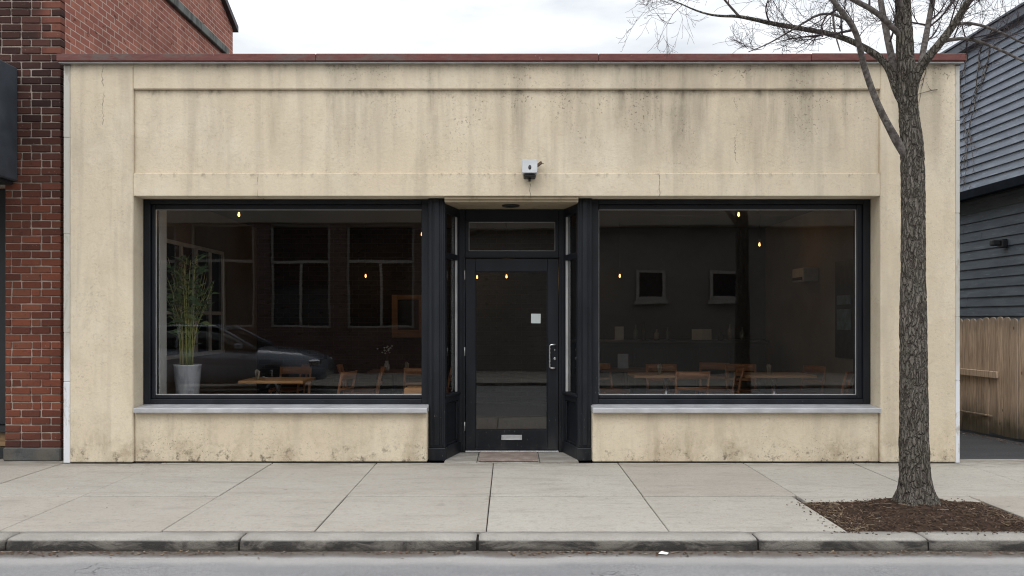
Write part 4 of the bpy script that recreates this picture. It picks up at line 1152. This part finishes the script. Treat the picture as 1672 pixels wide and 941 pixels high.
TPL = [(1495, 846, 38), (1495, 832, 33), (1495, 815, 28.5), (1494, 785, 25.5), (1492.5, 720, 24), (1491.5, 620, 22.5), (1491, 500, 21.3), (1491, 400, 20.5), (1491, 320, 20.2), (1490, 262, 20.6), (1488, 225, 19.2), (1484, 190, 17.2), (1481, 150, 16), (1479, 110, 15.2), (1477, 60, 14.5), (1474, 0, 13), (1471, -90, 11), (1466, -200, 8.5), (1468, -320, 6), (1462, -420, 3.5), (1466, -500, 1.5)]
def resample(pl, step):
    out = []
    for i in range(len(pl) - 1):
        (a, ra), (b, rb) = pl[i], pl[i + 1]
        n = max(1, int((b - a).length / step))
        for q in range(n): t = q / n; out.append((a.lerp(b, t), ra + (rb - ra) * t))
    out.append(pl[-1]); return out
def smooth_pl(pl, it=2):
    for _ in range(it):
        q = [pl[0]]
        for i in range(len(pl) - 1):
            (a, ra), (b, rb) = pl[i], pl[i + 1]
            q += [(a.lerp(b, .25), ra * .75 + rb * .25), (a.lerp(b, .75), ra * .25 + rb * .75)]
        q.append(pl[-1]); pl = q
    return pl
tree = thing('street_tree', 'bare grey barked street tree in a square mulch pit by the kerb', 'tree', (TX, TY, 0.03))
KP = TY / FPX
tp = resample(smooth_pl([(at(px, py, TY), w * KP * (.94 if py > 420 else .885)) for px, py, w in TPL], 1), .012)
NS = 72
def barkfn(i, a, r, p):
    ca, sa = math.cos(a), math.sin(a)
    k = min(1.0, r / .06)
    v = Vector((ca * 3.2 + p.x, sa * 3.2, p.z * 4.2))
    rid = 1 - abs(mnoise.noise(v)) * 2
    v2 = Vector((ca * 7.5, sa * 7.5 + 3, p.z * 9.0)); rid2 = 1 - abs(mnoise.noise(v2)) * 2
    lump = mnoise.noise(Vector((ca * .9, sa * .9, p.z * 2.2 + 5)))
    fl = 0
    if p.z < .28:
        q = (.28 - p.z) / .28
        fl = q * q * (.22 + .40 * max(0, math.cos(a * 4 + 1.2 + math.sin(a) * .8)) + .12 * mnoise.noise(Vector((ca * 3, sa * 3, 8))))
    return r * (1 + fl + .045 * lump) + k * (.0055 * rid + .0050 * rid2 + .0035 * (1 - abs(mnoise.noise(Vector((ca * 15, sa * 15 + 9, p.z * 22)))) * 2) - .008)
m = MB(); m.tube([p for p, r in tp], [r for p, r in tp], NS, True, barkfn); m.build('trunk', BARK, tree)
# limbs: photo pixels, half widths, depth offset at the end
LIMBS = [
    ([(1484, 262, 9), (1466, 234, 8.5), (1444, 194, 7), (1426, 154, 6.3), (1411, 110, 6), (1405, 84, 5.6), (1400, 59, 5.4), (1386, 33, 5.2), (1360, 2, 5), (1330, -50, 4), (1310, -130, 3), (1300, -220, 1.5)], -.55),
    ([(1482, 175, 10), (1466, 154, 9.5), (1455, 117, 8.5), (1441, 97, 7.5), (1411, 77, 6.5), (1371, 59, 5.6), (1316, 48, 5), (1265, 40, 4.2), (1206, 26, 3.0), (1175, 27, 2.1), (1144, 21, 1.6), (1097, 0, 1.1), (1060, -12, .7)], .5),
    ([(1478, 160, 9), (1466, 125, 8), (1455, 92, 7), (1448, 55, 6.6), (1440, 15, 6.2), (1432, -40, 5.2), (1410, -150, 3.6), (1400, -260, 1.5)], .8),
    ([(1474, 62, 6), (1462, 50, 6), (1448, 36, 5.8), (1425, 16, 5.5), (1389, -2, 5), (1350, -28, 4), (1290, -60, 2.6), (1220, -110, 1.2)], -.3),
    ([(1482, 190, 11), (1488, 161, 10.5), (1495, 124, 9.5), (1514, 95, 8.4), (1543, 62, 7.5), (1572, 18, 6.8), (1590, -12, 6), (1640, -90, 4), (1690, -170, 1.8)], -.7),
    ([(1502, 112, 6.5), (1506, 92, 6.5), (1514, 48, 6), (1523, 0, 5.5), (1540, -80, 4.5), (1545, -190, 3), (1550, -300, 1.3)], .6),
    ([(1540, 68, 4), (1552, 65, 3.4), (1580, 62, 2.9), (1624, 77, 2.5), (1672, 101, 2.0), (1720, 118, 1.2)], -.5),
    ([(1560, 40, 3.2), (1587, 37, 2.6), (1631, 51, 2.2), (1676, 74, 1.8), (1725, 84, 1.0)], .3),
    ([(1206, 26, 2.4), (1195, 14, 2.1), (1183, 0, 1.8), (1150, -40, 1.0)], -.15),
    ([(1475, 20, 7), (1455, -30, 5.5), (1400, -120, 4), (1340, -230, 1.8)], -.6),
    ([(1474, -20, 7), (1500, -70, 5.5), (1600, -160, 3.5), (1680, -240, 1.5)], .7),
    ([(1386, 33, 2.6), (1345, 18, 2.2), (1300, 45, 1.8), (1255, 72, 1.2), (1222, 85, .7)], .1),
    ([(1362, 6, 2.2), (1360, 34, 1.8), (1364, 58, 1.5), (1372, 84, 1.0)], -.1),
]
rt = random.Random(77)
crown = MB()
seeds = []
for li, (pl, dep) in enumerate(LIMBS):
    n = len(pl)
    sgn = TY
    pts = [(at(px, py, TY + dep * (i / (n - 1)) ** 1.3), w * KP * (.80 if w > 4.5 else .9)) for i, (px, py, w) in enumerate(pl)]
    pts = resample(smooth_pl(pts, 2), .03)
    big = pts[0][1] > .025
    fnb = (lambda i, a, r, p: r * (1 + .07 * mnoise.noise(Vector((math.cos(a) * 2, math.sin(a) * 2, (p.x + p.z) * 9)))) + .0015 * mnoise.noise(Vector((math.cos(a) * 5, math.sin(a) * 5, (p.x + p.z) * 30))))
    m = MB(); m.tube([p for p, r in pts], [r for p, r in pts], 16 if big else 9, True, fnb); m.build('limb', BARK if pl[0][2] > 9.9 else BRANCH, tree)
    for i in range(2, len(pts) - 1):
        seeds.append((pts[i][0], (pts[i + 1][0] - pts[i][0]).normalized(), pts[i][1], li, i / len(pts)))
def grow(p, dr, L, r, lev):
    n = 6 if lev < 2 else 4
    pts, rads = [p.copy()], [r]
    dd = dr.copy()
    bend = Vector((rt.gauss(0, .12), rt.gauss(0, .12), rt.gauss(.07, .12)))
    keep = rt.random() < .015
    for i in range(n):
        if (p.z < 3.60 or (0 < p.y and (p.z - 1.5) / p.y < .296)) and not keep: break
        dd = (dd + bend + Vector((rt.gauss(0, .13), rt.gauss(0, .13), rt.gauss(0, .13)))).normalized()
        if p.z < 3.66 and dd.z < 0: dd.z *= (-.5 if p.z < 3.60 else .2); bend.z = abs(bend.z)
        p = p + dd * (L / n)
        pts.append(p.copy()); rads.append(max(.0012, r * (1 - .78 * (i + 1) / n)))
        if lev < 3:
            k = (1.15, .95, .55)[lev]
            c = int(k) + (1 if rt.random() < k - int(k) else 0)
            for _ in range(c):
                ax = Vector((rt.gauss(0, 1), rt.gauss(0, 1), rt.gauss(0, 1))).normalized()
                ax = (ax - dd * ax.dot(dd)).normalized()
                nd = (dd * rt.uniform(.7, 1.2) + ax * rt.uniform(.4, .9)).normalized()
                grow(p, nd, L * rt.uniform(.35, .75), rads[-1] * .62 + .0003, lev + 1)
    if len(pts) > 1: crown.tube(pts, rads, 5 if lev == 0 else 3, False)
for (p, dr, r, li, t) in seeds:
    if r > .038: continue
    pr = .20 if r < .022 else .17
    if p.z < 3.56: pr *= .10
    if li == 1: pr *= .65
    if li in (0, 3, 9, 11): pr *= .8
    if li in (4, 5, 6, 7): pr *= 1.7
    if p.z > 4.6: pr *= .35
    if rt.random() < pr:
        ax = Vector((rt.gauss(0, 1), rt.gauss(0, .8), rt.gauss(0.1, 1))).normalized(); ax = (ax - dr * ax.dot(dr)).normalized()
        nd = (dr * rt.uniform(.4, .9) + ax).normalized()
        Lb = rt.uniform(.30, .95) * min(1, .45 + r / .02) if p.z > 3.5 else rt.uniform(.12, .25)
        grow(p, nd, Lb, min(.0085, r * .45), 0 if p.z > 3.5 else 2)
crown.build('crown', TWIG, tree)

# ------------------------------------------------------------------ across the street (mirrored in the glass)
OPB = mat_brickwall('far_brick', (0.125, 0.080, 0.070), (0.090, 0.060, 0.054), (0.16, 0.145, 0.13), 'x')
FASC = simple('far_fascia', (.26, .235, .20), .8, var=.15, nscale=1)
PANE = simple('far_pane', (.012, .014, .017), .05, var=.2)
FTRIM = simple('far_trim', (.30, .29, .27), .7, var=.1)
ob = thing('brick_storefront', 'two storey brick storefront across the street mirrored in the left window', 'building', (-7, -6.5, 0))
YF = -5.0
m = MB()
piers = [(-13.5, -13.0), (-11.2, -10.75), (-9.0, -8.6), (-6.86, -6.45), (-4.82, -4.39), (-2.55, -2.1)]
for a, b in piers: m.box(a, b, YF - .3, YF, 0, 4.05, .01)
m.box(-13.5, -2.1, YF - .35, YF - .05, 0, 1.25); m.box(-13.5, -2.1, YF - 8, YF - .32, 0, 6.2); m.box(-13.5, -2.1, YF - .3, YF - .01, 4.65, 6.2)
m.build('wall', OPB, ob)
m = MB(); m.box(-13.5, -2.1, YF - .3, YF + .06, 4.055, 4.645, .02); m.box(-13.5, -2.1, YF - .3, YF + .12, 6.205, 6.35, .02); m.build('fascia', FASC, ob)
for i in range(len(piers) - 1):
    a, b = piers[i][1] + .01, piers[i + 1][0] - .01
    m = MB(); m.frame_y(a, b, 1.255, 4.045, (.06,) * 4, YF - .2, YF - .1, .004); m.box(a + .062, b - .062, YF - .19, YF - .11, 3.0, 3.08, .004); c = (a + b) / 2; m.box(c - .035, c + .035, YF - .185, YF - .115, 1.32, 2.995, .004)
    w = m.build('window', FTRIM, ob)
    m = MB(); m.box(a + .05, b - .05, YF - .24, YF - .205, 1.30, 4.0); m.build('pane', PANE, w)
oh = thing('rendered_house', 'pale rendered house with small white windows mirrored in the right window', 'house', (5, -6.5, 0))
m = MB(); m.box(-2.05, 15, YF - 8, YF - .4, 0, 5.9, .01)
m.build('wall', simple('far_render', (.165, .155, .140), .9, var=.15, nscale=1), oh)
m = MB(); m.box(-2.05, 15.1, YF - .41, YF - .05, 4.0, 4.3, .02); m.box(-2.05, 15.1, YF - .395, YF - .2, 4.305, 5.1, .01); m.build('cornice', FASC, oh)
for a, b in ((3.48, 4.27), (5.5, 6.3), (11.6, 12.4)):
    m = MB(); m.frame_y(a, b, 1.98, 2.82, (.08, .08, .1, .08), YF - .42, YF - .33, .006); m.box(a - .05, b + .05, YF - .40, YF - .27, 1.88, 1.975, .006)
    w = m.build('window', FTRIM, oh)
    m = MB(); m.box(a + .07, b - .07, YF - .3995, YF - .38, 2.07, 2.75); m.build('pane', PANE, w)
# parked car
CARP = simple('car_paint', (.16, .18, .215), .16, .25, .06)
RUB = simple('tyre_rubber', (.015, .015, .016), .8); CHR = simple('chrome', (.6, .6, .62), .15, 1.0)
CGL = simple('car_glass', (.010, .012, .014), .04)
car = thing('parked_car', 'dark blue grey car parked at the far kerb, mirrored in the left window', 'car', (-6.1, .18, RZ))
X0, CY = -8.5, .18
def loft(m, stations, n=20, pw=3.2):
    vs, fs = [], []
    for (x, hw, z0, z1, tw) in stations:
        for k in range(n):
            a = 2 * math.pi * k / n
            ca, sa = math.cos(a), math.sin(a)
            yy = math.copysign(abs(ca) ** (2 / pw), ca); zz = math.copysign(abs(sa) ** (2 / pw), sa)
            f = (zz + 1) / 2
            vs.append((X0 + x, CY + yy * (hw * (1 - f) + tw * f), RZ + z0 + (z1 - z0) * f))
    for i in range(len(stations) - 1):
        for k in range(n): fs.append((i * n + k, i * n + (k + 1) % n, (i + 1) * n + (k + 1) % n, (i + 1) * n + k))
    fs += [tuple(reversed(range(n))), tuple((len(stations) - 1) * n + k for k in range(n))]
    m.add(vs, fs, True)
m = MB(); loft(m, [(0.0, .70, .42, .82, .66), (.08, .84, .30, .98, .76), (.5, .89, .24, 1.02, .82), (1.3, .90, .22, 1.02, .84), (2.8, .90, .22, 1.0, .84), (3.5, .90, .22, .98, .80), (4.2, .88, .25, .92, .74), (4.58, .80, .30, .80, .66), (4.68, .70, .38, .70, .60)], 28); m.build('body', CARP, car, fix=True)
m = MB(); loft(m, [(.35, .74, .92, 1.02, .70), (1.05, .78, .90, 1.38, .60), (1.6, .78, .90, 1.44, .60), (2.4, .78, .90, 1.43, .60), (3.35, .76, .90, .985, .72)], 24); m.build('greenhouse', CGL, car, fix=True)
m = MB(); loft(m, [(.95, .56, 1.355, 1.40, .50), (1.6, .61, 1.40, 1.47, .54), (2.45, .60, 1.38, 1.455, .53), (2.62, .57, 1.33, 1.37, .50)], 16); m.build('roof', CARP, car, fix=True)
m = MB()
for sy in (-1, 1):
    m.tube([(X0 + 2.55, CY + sy * .60, RZ + 1.39), (X0 + 3.3, CY + sy * .77, RZ + 1.0)], .03, 6); m.tube([(X0 + 1.75, CY + sy * .61, RZ + 1.42), (X0 + 1.75, CY + sy * .795, RZ + .98)], .03, 6); m.tube([(X0 + 1.0, CY + sy * .61, RZ + 1.37), (X0 + .45, CY + sy * .75, RZ + 1.0)], .04, 6)
m.build('pillar', CARP, car)
for wx in (.95, 3.72):
    for sy in (-1, 1):
        Mx = Matrix.Rotation(R(90), 4, 'X')
        m = MB(); m.lathe([(.20, -.10), (.31, -.105), (.335, -.07), (.335, .07), (.31, .105), (.20, .10)], (X0 + wx, CY + sy * .82, RZ + .337), 28, True, Mx); w = m.build('wheel', RUB, car)
        m = MB(); m.lathe([(.205, -.085), (.205, .085)], (X0 + wx, CY + sy * .83, RZ + .337), 20, True, Mx)
        for q in range(5): m.box(-.02, .02, -.11, .11, .03, .2, .005, Matrix.Translation((X0 + wx, CY + sy * .835, RZ + .337)) @ Matrix.Rotation(q * 2 * math.pi / 5, 4, 'Y'))
        m.build('rim', CHR, w)
for sy in (-1, 1):
    m = MB(); m.box(X0 + 4.40, X0 + 4.64, CY + sy * .62 - .12, CY + sy * .62 + .12, RZ + .60, RZ + .74, .03); m.build('headlight', CHR, car)
    m = MB(); m.box(X0 + 2.98, X0 + 3.14, CY + sy * .93 - .08, CY + sy * .93 + .08, RZ + .96, RZ + 1.08, .03); m.build('wing_mirror', CARP, car)
# a second street tree on the far pavement
dup(tree, (6.6, -1.9, 0.0), R(200), 'bare street tree on the far pavement mirrored in the right window')

# ------------------------------------------------------------------ camera, sky, sun
cam = bpy.data.cameras.new('camera'); co = bpy.data.objects.new('camera', cam); COL.objects.link(co)
co.location = (0, 0, EYE); co.rotation_euler = (R(90), 0, 0)
cam.sensor_width = 36; cam.lens = FPX / 1672 * 36
cam.shift_x = (836 - HX) / 1672; cam.shift_y = (HY - 470.5) / 1672
cam.clip_end = 1500
S.camera = co
SUN_EL, SUN_AZ = 52, 200          # behind the camera, slightly left
w = bpy.data.worlds.new('World'); S.world = w; w.use_nodes = True
nt = w.node_tree; bg = nt.nodes['Background']
sky = nt.nodes.new('ShaderNodeTexSky'); sky.sky_type = 'NISHITA'; sky.sun_disc = False
sky.sun_elevation = R(SUN_EL); sky.sun_rotation = R(SUN_AZ); sky.air_density = 1.0; sky.dust_density = 2.0
def N(t): return nt.nodes.new(t)
tc = N('ShaderNodeTexCoord'); sp = N('ShaderNodeSeparateXYZ'); nt.links.new(tc.outputs['Generated'], sp.inputs[0])
def mr(sock, a, b, c, d_):
    k = N('ShaderNodeMapRange'); k.clamp = True; nt.links.new(sock, k.inputs[0])
    for i, q in enumerate((a, b, c, d_)): k.inputs[1 + i].default_value = q
    return k.outputs[0]
def mt(op, a, b):
    k = N('ShaderNodeMath'); k.operation = op
    for i, q in enumerate((a, b)):
        if isinstance(q, bpy.types.NodeSocket): nt.links.new(q, k.inputs[i])
        else: k.inputs[i].default_value = q
    return k.outputs[0]
nz = N('ShaderNodeTexNoise'); mp = N('ShaderNodeVectorMath'); mp.operation = 'MULTIPLY'; mp.inputs[1].default_value = (1, 1, 3.5)
nt.links.new(tc.outputs['Generated'], mp.inputs[0]); nt.links.new(mp.outputs[0], nz.inputs['Vector'])
nz.inputs['Scale'].default_value = 4.2; nz.inputs['Detail'].default_value = 5; nz.inputs['Roughness'].default_value = .5
cloud = mt('MULTIPLY', mr(sp.outputs[2], 0.0, 1.0, 9.2, 23.5), mr(sp.outputs[1], -1.0, 1.0, 1.27, 0.78))
cloud = mt('MULTIPLY', cloud, mr(nz.outputs['Fac'], 0.34, 0.66, 0.90, 1.12))
cc = N('ShaderNodeVectorMath'); cc.operation = 'SCALE'; cc.inputs[0].default_value = (0.97, 1.0, 1.035); nt.links.new(cloud, cc.inputs['Scale'])
mx = N('ShaderNodeMix'); mx.data_type = 'RGBA'
nt.links.new(mr(nz.outputs['Fac'], 0.36, 0.56, 0.70, 0.97), mx.inputs[0]); nt.links.new(sky.outputs[0], mx.inputs[6]); nt.links.new(cc.outputs[0], mx.inputs[7])
nt.links.new(mx.outputs[2], bg.inputs[0]); bg.inputs[1].default_value = 0.10
sl_ = bpy.data.lights.new('sun', 'SUN'); so = bpy.data.objects.new('sun', sl_); COL.objects.link(so)
sl_.energy = 0.9; sl_.angle = R(25); sl_.color = (1.0, 0.97, 0.93)
# NISHITA sun_rotation is measured clockwise from +Y seen from above
az = R(SUN_AZ); el = R(SUN_EL)
dirv = Vector((math.sin(az) * math.cos(el), math.cos(az) * math.cos(el), math.sin(el)))
so.rotation_euler = dirv.to_track_quat('Z', 'Y').to_euler(); so.location = (0, 0, 30)
S.view_settings.view_transform = 'Standard'; S.view_settings.look = 'None'; S.view_settings.gamma = 1; S.view_settings.exposure = 0.0
S.view_settings.use_curve_mapping = False
S.render.engine = 'CYCLES'
S.cycles.use_denoising = True; S.cycles.filter_width = 1.1
try: S.cycles.denoiser = 'OPENIMAGEDENOISE'
except Exception: pass
S.cycles.max_bounces = 8; S.cycles.transparent_max_bounces = 16; S.cycles.sample_clamp_indirect = 4.0
